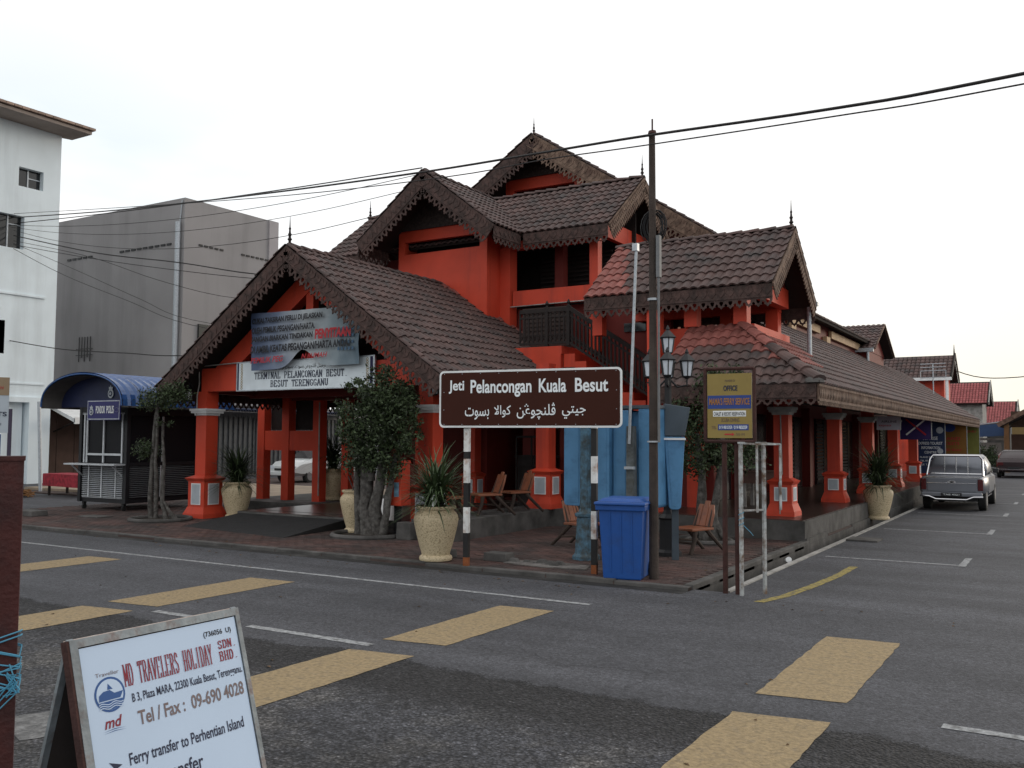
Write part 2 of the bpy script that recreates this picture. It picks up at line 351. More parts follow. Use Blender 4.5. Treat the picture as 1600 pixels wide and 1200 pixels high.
# the road sheet, open along the street drain
ROAD = MB()
def sheet(mb, x0, x1, y0, y1, z): mb.add([(x0, y0, z), (x1, y0, z), (x1, y1, z), (x0, y1, z)], [(0, 1, 2, 3)])
DX0, DX1, DY0, DY1 = -3.98, -3.62, 10.9, 46.0
for r_ in ((-400, 400, -100, DY0), (-400, DX0, DY0, DY1), (DX1, 400, DY0, DY1), (-400, 400, DY1, 900)): sheet(ROAD, *r_, 0.0)
tag(ROAD.build('road', ASPH), 'dark grey asphalt street with a coarser worn lane in front', kind='structure')
dr = MB(); sheet(dr, DX0, DX1, DY0, DY1, -0.22)
dr.add([(DX1, DY0, -0.22), (DX1, DY1, -0.22), (DX1, DY1, 0), (DX1, DY0, 0)], [(0, 1, 2, 3)])
dr.add([(DX0, DY1, -0.22), (DX1, DY1, -0.22), (DX1, DY1, 0), (DX0, DY1, 0)], [(0, 1, 2, 3)])
dr.add([(DX0, DY0, -0.22), (DX1, DY0, -0.22), (DX1, DY0, 0), (DX0, DY0, 0)], [(0, 1, 2, 3)])
dr.add([(DX0, DY0, -0.22), (DX0, DY1, -0.22), (DX0, DY1, 0), (DX0, DY0, 0)], [(0, 1, 2, 3)])
tag(dr.build('street_drain', CONC), 'open concrete street drain along the right kerb', kind='structure')

def paint(name, col, wear, col2=(0.075, 0.072, 0.07)):
    return M(name, col, 0.8, 0.3, 30, 0.6, 70, dirt=col2, dsc=13, damt=wear, world=True)
PY = paint('worn_yellow_paint', (0.30, 0.225, 0.125), 0.4, (0.21, 0.165, 0.105)); PW = paint('worn_white_paint', (0.33, 0.34, 0.35), 0.6, (0.12, 0.12, 0.12)); PYL = paint('yellow_line_paint', (0.30, 0.24, 0.07), 0.55)
def ragged(pts, mat, name, label, z=0.004, step=0.1, j=0.007):
    out = []
    for a, b in zip(pts, pts[1:] + pts[:1]):
        n = max(1, int(math.dist(a, b) / step))
        for i in range(n):
            t = i / n; out.append((a[0] + (b[0] - a[0]) * t + random.uniform(-j, j), a[1] + (b[1] - a[1]) * t + random.uniform(-j, j)))
    mb = MB(); n = len(out)
    mb.add([(p[0], p[1], z) for p in out], [tuple(range(n))])
    o = mb.build(name, mat); tag(o, label, kind='structure'); return o
for k, (xa, xb) in enumerate(((-2.0, -1.38), (-5.42, -4.78), (-9.22, -8.5), (-12.9, -12.2))):
    y0 = (6.72, 6.66, 6.5, 7.0)[k]; y1 = (9.05, 8.72, 8.65, 8.8)[k]
    ragged([(xa, y0), (xb, y0 + .1), (xb + .02, y1), (xa, y1 - .05)], PY, 'rumble_block', 'long faded yellow block painted on the far lane')
    ragged([(xa - .02, 3.9), (xb - .02, 3.9), (xb, 6.3), (xa, 6.2)], PY, 'rumble_block', 'long faded yellow block painted on the near lane')
ragged([(-21.9, 9.2), (-4.6, 9.22), (-4.6, 9.31), (-21.9, 9.29)], PW, 'edge_line', 'thin worn white line along the far lane')
for xa, xb, y in ((-8.3, -7.75, 6.42), (-6.9, -5.36, 6.42), (-0.75, 0.8, 6.62)):
    ragged([(xa, y - .05), (xb, y - .05), (xb, y + .05), (xa, y + .05)], PW, 'centre_dash', 'short white centre dash')
ragged([(-5.95, 3.35), (-5.5, 3.3), (-5.35, 3.8), (-5.9, 3.9)], paint('faint_worn_paint', (.2, .2, .2), .8, (.09, .09, .09)), 'worn_patch', 'worn white patch by the board', j=.05)
for y in (15.05, 20.4, 25.4, 30.4, 35.6, 41):
    ragged([(-3.35, y), (-1.4, y), (-1.4, y + .09), (-3.35, y + .09)], PW, 'bay_line', 'thin white parking bay line across the side street')
    ragged([(-1.44, y - .1), (-1.34, y - .1), (-1.34, y + 1.0), (-1.44, y + 1.0)], PW, 'bay_mark', 'white bay tick on the side street', z=0.008)
yl = [(-3.12, 10.45), (-2.98, 11.0), (-2.88, 11.9), (-2.80, 13.0), (-2.79, 14.1)]
ragged([(x, y) for x, y in yl] + [(x + .12, y) for x, y in reversed(yl)], PYL, 'yellow_line', 'curving yellow line at the corner')
tag(B(-3.62, -3.54, 10.9, 46, -0.02, 0.018).build('drain_edging', CONCL), 'pale edging of the drain', kind='structure')
tag(B(-3.54, -3.0, 17.6, 18.2, 0.002, 0.03).build('drain_cover', CONC), 'concrete drain cover', kind='structure')

# pavement with its bricks and kerbstones
PAVZ = 0.05
PX0, PX1, PY0, PY1 = -21.9, -4.0, 10.72, 17.2
pv = tag(MB().box(PX0, PX1, PY0, PY1, -0.1, PAVZ - 0.012).box(-30, PX1, PY1 + .001, 34, -0.1, PAVZ - 0.012).build('pavement', M('pavement_bedding', (0.07, 0.05, 0.045), 0.95, 0.3, 3, 0.2, 40, world=True)), 'reddish brick pavement in front of the terminal', kind='structure')
BRK = M('pavement_brick', (0.082, 0.044, 0.038), 0.85, 0.35, 1.2, 0.25, 50, dirt=(0.042, 0.034, 0.032), dsc=0.9, damt=0.7, island=0.3, world=True)
bl = []
y = PY0 + 0.13; row = 0
while y < PY1 - .1:
    x = PX0 + (0.1 if row % 2 else 0)
    while x < PX1 - 0.32:
        bl.append((x, y)); x += 0.208
    y += 0.108; row += 1
bl = [q for q in bl if not (-16.4 < q[0] < -9.4 and q[1] > 13.85) and not (q[0] > -9.5 and q[1] > 16.6) and not (q[0] < -14.6 and q[0] > -16.9 and False)]
def bsc(q):
    # the raised porch floor hides what lies behind it; near bricks show largest
    return (q[0] + .1) ** 2 + q[1] ** 2 + (400 if q[0] < -9.6 else 0)
bl.sort(key=bsc)
bme = MB().add([(0, 0, 0), (.2, 0, 0), (.2, .1, 0), (0, .1, 0), (.003, .003, .012), (.197, .003, .012), (.197, .097, .012), (.003, .097, .012)],
    [(4, 5, 6, 7), (0, 1, 5, 4), (1, 2, 6, 5), (2, 3, 7, 6), (3, 0, 4, 7)]).build('brick', BRK, pv)
bme.location = (bl[0][0], bl[0][1], PAVZ - 0.012)
for q in bl[1:300]:
    share('brick', bme.data, Matrix.Translation((q[0], q[1], PAVZ - 0.012 + random.uniform(-.002, .002))) @ Matrix.Rotation(random.uniform(-.012, .012), 4, 'Z'), pv)
rest = MB()
for q in bl[300:]:
    z = PAVZ - 0.012 + random.uniform(-.002, .002); x, y = q
    rest.add([(x, y, z), (x + .2, y, z), (x + .2, y + .1, z), (x, y + .1, z), (x + .003, y + .003, z + .012), (x + .197, y + .003, z + .012), (x + .197, y + .097, z + .012), (x + .003, y + .097, z + .012)],
        [(4, 5, 6, 7), (0, 1, 5, 4), (1, 2, 6, 5), (2, 3, 7, 6), (3, 0, 4, 7)])
tag(rest.build('brick_paving', BRK, pv), kind='stuff')
kb = MB().box(0, .985, 0, .12, -.05, PAVZ + .012).build('kerbstone', CONC, pv, bevel=.012); kb.location = (PX0, PY0 - .005, 0)
for i in range(1, 18):
    share('kerbstone', kb.data, Matrix.Translation((PX0 + i * .995, PY0 - .005 + random.uniform(-.006, .006), random.uniform(-.012, .002))), pv)
for i in range(6):
    share('kerbstone', kb.data, Matrix.Translation((PX1 + .02, PY0 + .12 + i * .97, random.uniform(-.006, .004))) @ Matrix.Rotation(math.pi / 2, 4, 'Z'), pv)
tag(MB().add([(PX0, 10.52, .003), (-4.0, 10.5, .003), (-4.0, 10.71, .003), (PX0, 10.71, .003)], [(0, 1, 2, 3)]).build('gutter', M('gutter_grime', (.022, .021, .02), .85, .4, 4, .3, 40, dirt=(.07, .068, .065), dsc=1.3, damt=.35, world=True)), 'dark grimy gutter strip along the kerb', kind='structure')  # dark strip with paler mottling at the foot of the kerb
# broken patch where bricks are missing
tag(MB().prism([(0, 0), (.7, -.1), (1.3, .05), (1.2, .35), (.5, .5), (.05, .3)], (-7.0, 11.3, PAVZ + .002), (1, 0, 0), (0, 1, 0), (0, 0, 1), .012).build('mortar_patch', M('mortar_grey', (.17, .16, .15), .9, .35, 5, .4, 40, dirt=(.08, .07, .065), dsc=4, damt=.7, world=True), pv), 'broken pale patch in the paving')
rub = MB()
for i in range(14):
    x = -6.7 + random.uniform(-.35, .5); y = 11.5 + random.uniform(-.1, .15); s_ = random.uniform(.03, .09)
    rub.frus(x, y, PAVZ, PAVZ + s_ * .7, s_, s_ * .5, s_ * .6, s_ * .4)
tag(rub.build('rubble', CONC), 'loose broken paving lumps between the sign posts', 'rubble', kind='stuff')

# far street ground beyond the building, concrete court with warm sunlight put into its colour
tag(MB().box(-30, -15.2, 17.9, 24, PAVZ - .01, .12).build('court', M('court_concrete', (0.3, 0.24, 0.18), .9, .25, 2, .1, 20, world=True)), 'pale concrete court behind the porch', kind='structure')
# ================================================================== THE TERMINAL
T = thing('terminal_building', 'orange red jetty terminal with stepped brown tiled gable roofs and carved fascias', 'building', (-9.5, 16.6, 0))
Ti = Matrix.Translation((9.5, -16.6, 0))
class TMB(MB):
    pass
def tb(mb, name, mats, label=None, parent=None, **k):
    o = mb.build(name, mats, None, **k)
    if parent is None: o.parent = T; o.matrix_parent_inverse = Ti.copy()
    else: o.parent = parent; o.matrix_parent_inverse = Matrix.Identity(4) if parent is not T else Ti.copy()
    if label: o['label'] = label
    return o
# roof slopes: O eave corner, U along the eave, V up the slope, poly in (u, v)
PU, PV = 0.19, 0.285
TILES = []      # candidates: (score, matrix, red, roof object)
def tile_geo():
    us = [0, .02, .06, .11, .15, .17, .19]; hs = [.004, .008, .034, .041, .025, .006, .004]
    v = []
    for vv, dz in ((0, .036), (PV + .03, .004)):
        for u, h in zip(us, hs): v.append((u, vv, h + dz))
    n = len(us)
    for u, h in zip(us, hs): v.append((u, 0.003, max(0.0, h - .004)))
    f = [(i, i + 1, n + i + 1, n + i) for i in range(n - 1)] + [(i + 1, i, 2 * n + i, 2 * n + i + 1) for i in range(n - 1)]
    return v, f
TV, TF = tile_geo()
def inside(p, poly):
    s = 0
    for a, b in zip(poly, poly[1:] + poly[:1]):
        c = (b[0] - a[0]) * (p[1] - a[1]) - (b[1] - a[1]) * (p[0] - a[0])
        if abs(c) < 1e-9: continue
        if s == 0: s = 1 if c > 0 else -1
        elif (c > 0) != (s > 0): return False
    return True
def slope(name, O, U, V, poly, red=None, th=.07, show=True, tmat=None, hide=None, parent=None, pu=PU, pv=PV):
    parent = parent or T
    fr = frame(O, U, V)
    U = Vector(U).normalized(); Vn = Vector((fr[0][1], fr[1][1], fr[2][1])); Nn = Vector((fr[0][2], fr[1][2], fr[2][2]))
    flip = Nn.z < 0
    if flip: Nn = -Nn
    deck = MB().prism(poly, Vector(O) - Nn * th, U, Vn, Nn, th)
    ro = deck.build(name, DECK)
    ro.parent = parent; ro.matrix_parent_inverse = parent.matrix_world.inverted() if parent is not T else Ti.copy()
    fm = Matrix.Identity(4)
    for i in range(3): fm[i][0] = U[i]; fm[i][1] = Vn[i]; fm[i][2] = Nn[i]; fm[i][3] = O[i] + Nn[i] * .002
    us = [p[0] for p in poly]; vs_ = [p[1] for p in poly]
    nu = int((max(us) - min(us)) / pu) + 1; nv = int((max(vs_) - min(vs_)) / pv) + 1
    facing = Nn.dot(CAMP - Vector(O)) > 0
    part = []
    for j in range(nv):
        for i in range(nu):
            u = min(us) + i * pu; v = min(vs_) + j * pv - .04
            cs = [(u, v + .05), (u + pu, v + .05), (u, v + pv - .01), (u + pu, v + pv - .01)]
            ins = [inside(c, poly) for c in cs]
            if not any(ins): continue
            rd = bool(red and red(u, v))
            mt4 = fm @ Matrix.Translation((u, v, random.uniform(-.003, .004))) @ Matrix.Rotation(random.uniform(-.012, .012), 4, 'Z')
            P = mt4 @ Vector((.1, .14, .03)); d = P - CAMP
            full = all(ins) and facing
            score = (Nn.dot(-d.normalized()) / d.length_squared) if full else 0
            if hide and hide(u, v): score *= 0.05
            TILES.append([score, mt4, rd, ro, len(TILES), poly, fm, tmat])
    return ro
def finish_tiles(limit, singles_parent_kind='tile'):
    me = bpy.data.meshes.new('tile'); me.from_pydata(TV, [], TF); me.materials.append(TILE)
    mer = me.copy(); mer.materials.clear(); mer.materials.append(TILER)
    for mm in (me, mer):
        for p in mm.polygons: p.use_smooth = False
    order = sorted(TILES, key=lambda q: -q[0])
    top = order[:limit]; rest_ = order[limit:]
    for s_, mt4, rd, ro, *_ in top:
        o = bpy.data.objects.new('tile', mer if rd else me); COL.objects.link(o)
        o.parent = ro; o.matrix_local = mt4
        o.matrix_parent_inverse = Matrix.Identity(4)
    groups = {}
    for q in rest_: groups.setdefault(q[3].name, []).append(q)
    for nm, qs in groups.items():
        ro = qs[0][3]; poly = qs[0][5]; fm = qs[0][6]; tm = qs[0][7]
        mb = MB()
        for q in qs:
            mb.add([q[1] @ Vector(v) for v in TV], TF, 1 if q[2] else 0)
        me2 = bpy.data.meshes.new('roof_tiling'); me2.from_pydata(mb.v, [], mb.f)
        me2.materials.append(tm or TILE); me2.materials.append(TILER); me2.polygons.foreach_set('material_index', mb.mi)
        bm = bmesh.new(); bm.from_mesh(me2)
        inv = fm.inverted()
        cx = sum(p[0] for p in poly) / len(poly); cy = sum(p[1] for p in poly) / len(poly)
        for a, b in zip(poly, poly[1:] + poly[:1]):
            e = Vector((b[0] - a[0], b[1] - a[1], 0)).normalized(); nn = Vector((e.y, -e.x, 0))
            if nn.dot(Vector((cx - a[0], cy - a[1], 0))) > 0: nn = -nn
            if abs(nn.y) > .95 and nn.y < 0: continue
            pt = fm @ (Vector((a[0], a[1], 0)) + nn * .03); wn = (fm.to_3x3() @ nn)
            bmesh.ops.bisect_plane(bm, geom=bm.verts[:] + bm.edges[:] + bm.faces[:], plane_co=pt, plane_no=wn, clear_outer=True)
        bm.to_mesh(me2); bm.free()
        o = bpy.data.objects.new('roof_tiling', me2); COL.objects.link(o); o.parent = ro; o['kind'] = 'stuff'
def caps(p0, p1, parent=None, mat=None, r=.1, step=.33, name='ridge_cap', lift=.05, single=False):
    p0 = Vector(p0); p1 = Vector(p1); L = (p1 - p0).length; d = (p1 - p0) / L; n = max(1, int(L / step))
    side = d.cross(Vector((0, 0, 1))).normalized(); upv = side.cross(d)
    mb = MB(); one = r >= .1
    for i in range(n):
        if one: mb = MB()
        a = p0 + d * (i * L / n - .02) + upv * lift; b = p0 + d * ((i + 1) * L / n + .03) + upv * (lift - .025)
        ra, rb = r * random.uniform(.97, 1.05), r * .88
        v = []
        for q, rr in ((a, ra), (b, rb)):
            for k in range(7):
                t = math.pi * k / 6
                v.append(q + side * math.cos(t) * rr + upv * (math.sin(t) * rr * .75 - .02))
        v += [a - upv * .03]
        f = [(k, k + 1, 8 + k, 7 + k) for k in range(6)] + [(k + 1, k, 14) for k in range(6)]
        mb.add(v, f)
        if one: tb(mb, name, mat or TILE, parent=parent)
    if not one:
        o = tb(mb, name, mat or TILE, parent=parent); o['kind'] = 'stuff'; return o
def lace(p0, p1, h=.2, drop=.15, parent=None, mat=None, name='fascia', th=.03, pitch=.14, down=(0, 0, -1), out=None):
    """board of height h below the line p0-p1 with a row of pierced hanging motifs under it"""
    p0 = Vector(p0); p1 = Vector(p1); d = (p1 - p0); L = d.length; d /= L; dn = Vector(down)
    dn = (dn - d * dn.dot(d)).normalized(); nrm = d.cross(dn)
    mb = MB()
    mb.prism([(0, 0), (L, 0), (L, h), (0, h)], p0 - nrm * th / 2, d, dn, nrm, th)
    # moulding strip
    mb.prism([(0, h - .035), (L, h - .035), (L, h - .012), (0, h - .012)], p0 - nrm * (th / 2 + .012), d, dn, nrm, th + .024)
    if drop < .22: pitch *= 1.25; drop *= 1.2
    n = max(1, int(L / pitch)); w = L / n
    if h >= .2:
        for i in range(n):
            c = p0 + d * ((i + .5) * w) + dn * (h * .08)
            for s_ in (1, -1):
                mb.prism([(-.34 * w, h * .06), (0, h * .3), (.34 * w, h * .06), (.42 * w, h * .4), (.12 * w, h * .62), (0, h * .72), (-.12 * w, h * .62), (-.42 * w, h * .4)], c + nrm * s_ * th / 2, d, dn, nrm * s_, .012)
    out_ = [(-.5, 0), (-.5, .35), (-.32, .55), (-.36, .72), (-.16, .78), (0, 1.0), (.16, .78), (.36, .72), (.32, .55), (.5, .35), (.5, 0), (0, 0)]
    inn_ = [(-.2, .14), (-.24, .26), (-.2, .36), (-.15, .48), (-.08, .56), (0, .62), (.08, .56), (.15, .48), (.2, .36), (.24, .26), (.2, .14), (0, .12)]
    for i in range(n):
        c = p0 + d * ((i + .5) * w) + dn * h
        o_ = [c + d * a * w + dn * b * drop for a, b in out_]; i_ = [c + d * a * w + dn * b * drop for a, b in inn_]
        v = [q - nrm * th * .35 for q in o_ + i_] + [q + nrm * th * .35 for q in o_ + i_]; k = 12
        f = []
        for a in range(k):
            b = (a + 1) % k
            f += [(a, b, k + b, k + a), (2 * k + b, 2 * k + a, 3 * k + a, 3 * k + b), (b, a, 2 * k + a, 2 * k + b), (k + a, k + b, 3 * k + b, 3 * k + a)]
        mb.add(v, f)
    return tb(mb, name, mat or LACE, parent=parent)
def finial(x, y, z, h=.62, parent=None):
    k = h / .62
    pr = [(.07, 0), (.075, .05), (.03, .08), (.03, .12), (.055, .15), (.03, .18), (.028, .22), (.045, .25), (.025, .28), (.02, .34), (.028, .37), (.014, .4), (.004, .62)]
    return tb(MB().lathe([(r * .9, zz * k) for r, zz in pr], 8, (x, y, z - .03)), 'finial', DARKW, parent=parent, smooth=True)
def gable_pair(nm, xr, zr, half, rise, y0, y1, yr_front=True, red=None, axis='Y', hide=None):
    """two slopes about a ridge; axis Y: ridge runs along Y at x = xr"""
    obs = []
    Ls = math.hypot(half, rise)
    for s in (1, -1):
        if axis == 'Y':
            O = (xr + s * half, y0, zr - rise); U = (0, 1, 0); V = (-s * half, 0, rise)
        else:
            O = (y0, xr + s * half, zr - rise); U = (1, 0, 0); V = (0, -s * half, rise)
        poly = [(0, 0), (y1 - y0, 0), (y1 - y0, Ls), (0, Ls)]
        obs.append(slope(nm, O, U, V, poly, red=red, hide=hide))
    return obs
XC = -13.36
# ---------------- ground: porch floor, arcade floor
tb(MB().box(-15.3, -10.05, 13.85, 20, -.05, .25).box(-18.4, -15.3, 16.2, 20, -.05, .25).box(-10.05, -9.12, 13.1, 20, -.05, .4), 'porch_floor', CONC)
tb(MB().box(-15.25, -10.07, 13.9, 19.9, .25, .258), 'floor_tiles', TERR)
tb(MB().box(-9.12, -7.0, 16.6, 20, -.05, .4).box(-7.0, -4.03, 16.6, 46.2, -.05, .4), 'arcade_floor', CONC)
tb(MB().box(-7.0, -4.08, 16.65, 46.1, .4, .412), 'floor_tiles', TERR)
tb(MB().box(-4.03, -3.99, 16.6, 18.2, -.2, .1).box(-4.02, -3.985, 20.5, 46, -.2, .05), 'plinth_step', CONC)
rp_ = MB(); rp_.add([(-15.2, 12.35, PAVZ), (-12.0, 11.9, PAVZ), (-12.3, 14.3, .262), (-15.25, 14.3, .262), (-12.0, 11.9, 0), (-12.3, 14.3, 0), (-15.2, 12.35, 0), (-15.25, 14.3, 0)],
    [(0, 1, 2, 3), (1, 4, 5, 2), (0, 3, 7, 6), (0, 6, 4, 1)])
tb(rp_, 'access_ramp', M('ramp_asphalt', (0.022, 0.022, 0.023), 0.9, .25, 5, .3, 80, world=True), 'black asphalt ramp up to the porch floor')
# ---------------- columns
def column(x, y, zb, ped, hs, ztop, wide, capz=None, nm='column', lbl=None, white=True):
    a = hs
    mb = MB()
    mb.frus(x, y, zb, zb + .1, wide * 1.12, wide * 1.1)
    mb.frus(x, y, zb + .1, zb + .24, wide * 1.08, wide * .88)
    mb.frus(x, y, zb + .24, zb + ped - .12, wide * .86, wide * .86)
    mb.frus(x, y, zb + ped - .12, zb + ped - .06, wide * .9, wide * 1.06)
    mb.frus(x, y, zb + ped - .06, zb + ped, wide * 1.06, a * 1.05)
    mb.frus(x, y, zb + ped, ztop, a, a)
    c = tb(mb, nm, RED, lbl)
    ph0, ph1 = zb + .29, zb + ped - .17; ww = wide * .86
    for dx, dy in ((0, -1), (1, 0), (0, 1), (-1, 0)):
        pm = MB(); e = ww + .012; hw = ww * .58
        def q(o, half, t0, t1):
            if dy: pm.box(x - half, x + half, min(y + dy * t0, y + dy * t1), max(y + dy * t0, y + dy * t1), ph0 + o, ph1 - o, mi=0 if o else 1)
            else: pm.box(min(x + dx * t0, x + dx * t1), max(x + dx * t0, x + dx * t1), y - half, y + half, ph0 + o, ph1 - o, mi=0 if o else 1)
        q(0, hw, ww - .01, e); q(.022, hw - .022, e - .004, e + .003)
        if white: tb(pm, 'pedestal_panel', [PANEL, WHITE], parent=c)
    if capz:
        tb(MB().frus(x, y, capz - .05, capz, a * 1.15, a * 1.2).frus(x, y, capz, capz + .05, a * 1.5, a * 1.5).frus(x, y, capz + .05, capz + .1, a * 1.65, a * 1.65), 'capital', CONCL if a < .16 else WHITE, parent=c)
    return c
for x in (-16.5, -10.3): column(x, 14.0, PAVZ, .93, .165, 2.84, .3, 2.36)
for x in (-9.35,): column(x, 16.75, .4, .82, .15, 3.4, .27, None)
AY = (17.6, 22.1, 26.2, 30.4, 34.6, 38.8, 43.0)
for y in AY: column(-4.66, y, .4, .72, .14, 2.62, .24, 2.36)
for y in AY[2:]: pass
# ---------------- porch roof
zp, hp, rpz = 5.66, 3.87, 2.76
def porch_hide(u, v): return False
Lp = math.hypot(hp, rpz)
for s in (1, -1):
    O = (XC + s * hp, 13.25, zp - rpz)
    slope('porch_roof', O, (0, 1, 0), (-s * hp, 0, rpz), [(0, 0), (5.25 + 2.6, 0), (5.25, Lp), (0, Lp)], red=lambda u, v: (u + v * .55 > 7.55))
slope('porch_roof', (XC + hp, 21.1, zp - rpz), (-1, 0, 0), (0, -2.6, rpz), [(0, 0), (2 * hp, 0), (hp + .01, math.hypot(2.6, rpz)), (hp - .01, math.hypot(2.6, rpz))])
caps((XC, 13.3, zp), (XC, 18.5, zp)); caps((XC, 18.5, zp), (XC + hp, 21.1, zp - rpz), mat=TILER, r=.08); caps((XC, 18.5, zp), (XC - hp, 21.1, zp - rpz))
finial(XC, 13.3, zp + .05, .62)
for s in (1, -1):
    lace((XC, 13.22, zp + .03), (XC + s * (hp + .05), 13.22, zp - rpz - .0), h=.27, drop=.17, name='bargeboard', down=(0, 0, -1))
    caps((XC + s * (hp + .03), 13.24, zp - rpz + .03), (XC + s * .06, 13.24, zp + .03), r=.06, step=.3, name='verge_tiles', lift=.04)
    lace((XC + s * hp, 13.25, zp - rpz - .03), (XC + s * hp, 21, zp - rpz - .03), h=.2, drop=.14)
# porch frame
fr_ = MB().box(-16.52, -10.2, 13.84, 14.16, 2.84, 3.349)
tb(fr_, 'porch_beam', RED)
tr = MB(); ax, az = XC, 5.18
for s in (1, -1):
    tr.prism([(0, 5.38), (2.78, 3.35), (2.1, 3.35), (0, 4.86)], (XC, 13.87 if s > 0 else 13.88, 0), (s, 0, 0), (0, 0, 1), (0, 1, 0), .24)
tr.box(XC - .1, XC + .1, 13.9, 14.06, 3.35, 4.95)
tb(tr, 'gable_truss', RED)
tb(MB().prism([(0, 0), (6.0, 0), (3.0, 2.05)], (XC - 3.0, 14.3, 3.3), (1, 0, 0), (0, 0, 1), (0, 1, 0), .05), 'gable_infill', DARKW)
cb = MB()
for y in (15.4, 16.8, 18.2): cb.box(-16.6, -10.1, y - .1, y + .1, 2.75, 3.0)
for x in (-16.5, -10.3): cb.box(x - .12, x + .12, 14.18, 20.5, 2.8, 3.1)
tb(cb, 'ceiling_beams', REDD)
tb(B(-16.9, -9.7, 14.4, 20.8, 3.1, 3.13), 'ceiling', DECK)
# screen of pillars and cross beams at the back of the porch
for x in (-17.85, -16.98, -15.92): tb(MB().frus(x, 17.0, .0, 3.1, .12, .12), 'pillar', RED)
tb(MB().frus(-15.35, 17.4, .3, 3.1, .11, .11), 'pillar', RED)
for x0, x1 in ((-17.72, -17.11), (-16.85, -16.05)):
    for z0_, z1_ in ((1.5, 2.0), (2.85, 3.1)): tb(B(x0, x1, 16.9, 17.1, z0_, z1_), 'cross_beam', RED)
    tb(B(x0, x1, 17.12, 17.15, 2.02, 2.84), 'dark_pane', DARKW)  # dark sheet added as the shade in the openings above the beam
tb(MB().tube([(-15.8, 16.85, .4), (-15.8, 16.85, 2.7)], .018, 6), 'downpipe', CONCL)
# back stair in the porch
st = MB()
for i in range(7): st.box(-14.2 + i * .27, -13.93 + i * .27, 17.2, 17.5, max(.4, 1.25 - i * .16), 1.75 - i * .18)
tb(st, 'back_stair', REDD)
for x, y in ((-13.1, 17.5), (-12.0, 18.0)): column(x, y, .25, .8, .13, 3.1, .22)
# interior of the ground floor
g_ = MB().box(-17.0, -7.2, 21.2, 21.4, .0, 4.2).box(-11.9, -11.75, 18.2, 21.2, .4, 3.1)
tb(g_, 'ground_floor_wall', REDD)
dk = MB()
for x in (-13.4, -11.2, -9.9, -8.3): dk.box(x, x + .95, 21.14, 21.2, .4, 2.6)
tb(dk, 'doorway', GLASSD)
for x in (-11.0, -10.0, -7.6): tb(MB().frus(x, 19.0, .2, 3.4, .15, .15), 'pillar', REDD)
tb(MB().frus(-6.75, 18.6, .4, 2.35, .15, .15), 'pillar', RED)
cnt = MB().box(-10.9, -10.1, 18.2, 18.6, .24, 1.4).box(-10.95, -10.05, 18.15, 18.65, 1.4, 1.45)
for x in (-10.9, -10.5, -10.12): cnt.box(x, x + .03, 18.1, 18.14, .5, 1.9)
cnt.box(-10.9, -10.1, 18.1, 18.13, 1.85, 1.9).box(-10.9, -10.1, 18.1, 18.13, 1.2, 1.23)
tb(cnt, 'counter_rail', DARKW)
# ---------------- arcade wall with shop doors
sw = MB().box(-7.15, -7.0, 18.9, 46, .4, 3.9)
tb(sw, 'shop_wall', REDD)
for k, y in enumerate((19.6, 22.6, 26.4, 30.2, 34, 38, 41.8)):
    d_ = MB().box(-7.02, -6.93, y, y + 1.9, .42, 2.5, mi=0)
    for j in range(16): d_.box(-6.95, -6.915, y + .06, y + .9, .55 + j * .115, .62 + j * .115, mi=1)
    d_.box(-6.94, -6.91, y + .94, y + 1.0, .42, 2.5, mi=1)
    tb(d_, 'shop_door', [GLASSD, DARKW])
    tb(MB().frus(-6.9, y + 2.35, .4, 2.8, .14, .14), 'pilaster', REDD)
tb(MB().box(-7.0, -6.4, 18.7, 18.9, .4, 3.0).box(-9.2, -7.0, 18.75, 18.9, .4, 3.2), 'end_wall', REDD)
bb = MB().box(-4.78, -4.54, 16.9, 46.4, 2.62, 2.86).box(-6.7, -4.78, 16.9, 17.1, 2.62, 2.86)
tb(bb, 'arcade_beam', REDD)
# ---------------- skirt roof and long side roof (slope .7)
K7 = math.hypot(1, .7)
EX, EY, EZ = -3.54, 15.5, 2.77
slope('skirt_roof', (-6.42, EY, EZ), (1, 0, 0), (0, 1, .7), [(0, 0), (2.88, 0), (1.08, 1.8 * K7), (0, 1.8 * K7)], red=lambda u, v: v > .8 * K7 + .3 * math.sin(u * 2))
slope('long_roof', (EX, EY, EZ), (0, 1, 0), (-1, 0, .7), [(0, 0), (1.8, 1.8 * K7), (31.4, 1.8 * K7), (31.4, 0)], red=lambda u, v: (v > 1.1 and u < 4.4) or (v > .8 and u < 3.4))
slope('long_roof', (EX - 1.8, EY + 4.4, EZ + 1.26), (0, 1, 0), (-1, 0, .7), [(0, 0.0), (0, 1.3 * K7), (27, 1.3 * K7), (27, 0.0)])
hipm = TILE
caps((EX + .02, EY + .02, EZ + .03), (EX - 1.05, EY + 1.05, EZ + .74), r=.13, step=.36, lift=.06); caps((EX - 1.05, EY + 1.05, EZ + .75), (EX - 1.8, EY + 1.8, EZ + 1.27), mat=TILER, r=.12, step=.36, lift=.06)
tb(MB().lathe([(.17, 0), (.15, .06), (.06, .12)], 8, (EX - .05, EY + .05, EZ + .02)), 'hip_end_cap', CONC, smooth=True)
tb(MB().box(-6.45, -6.38, EY + .02, EY + 1.9, EZ - .15, EZ - .02), 'roof_end_board', DARKW)
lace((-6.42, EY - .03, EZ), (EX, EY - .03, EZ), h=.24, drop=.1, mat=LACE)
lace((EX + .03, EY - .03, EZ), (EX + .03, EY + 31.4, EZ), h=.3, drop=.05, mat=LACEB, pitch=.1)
tb(B(-6.6, -3.6, 15.6, 46.6, 2.86, 2.88), 'arcade_ceiling', DECK)
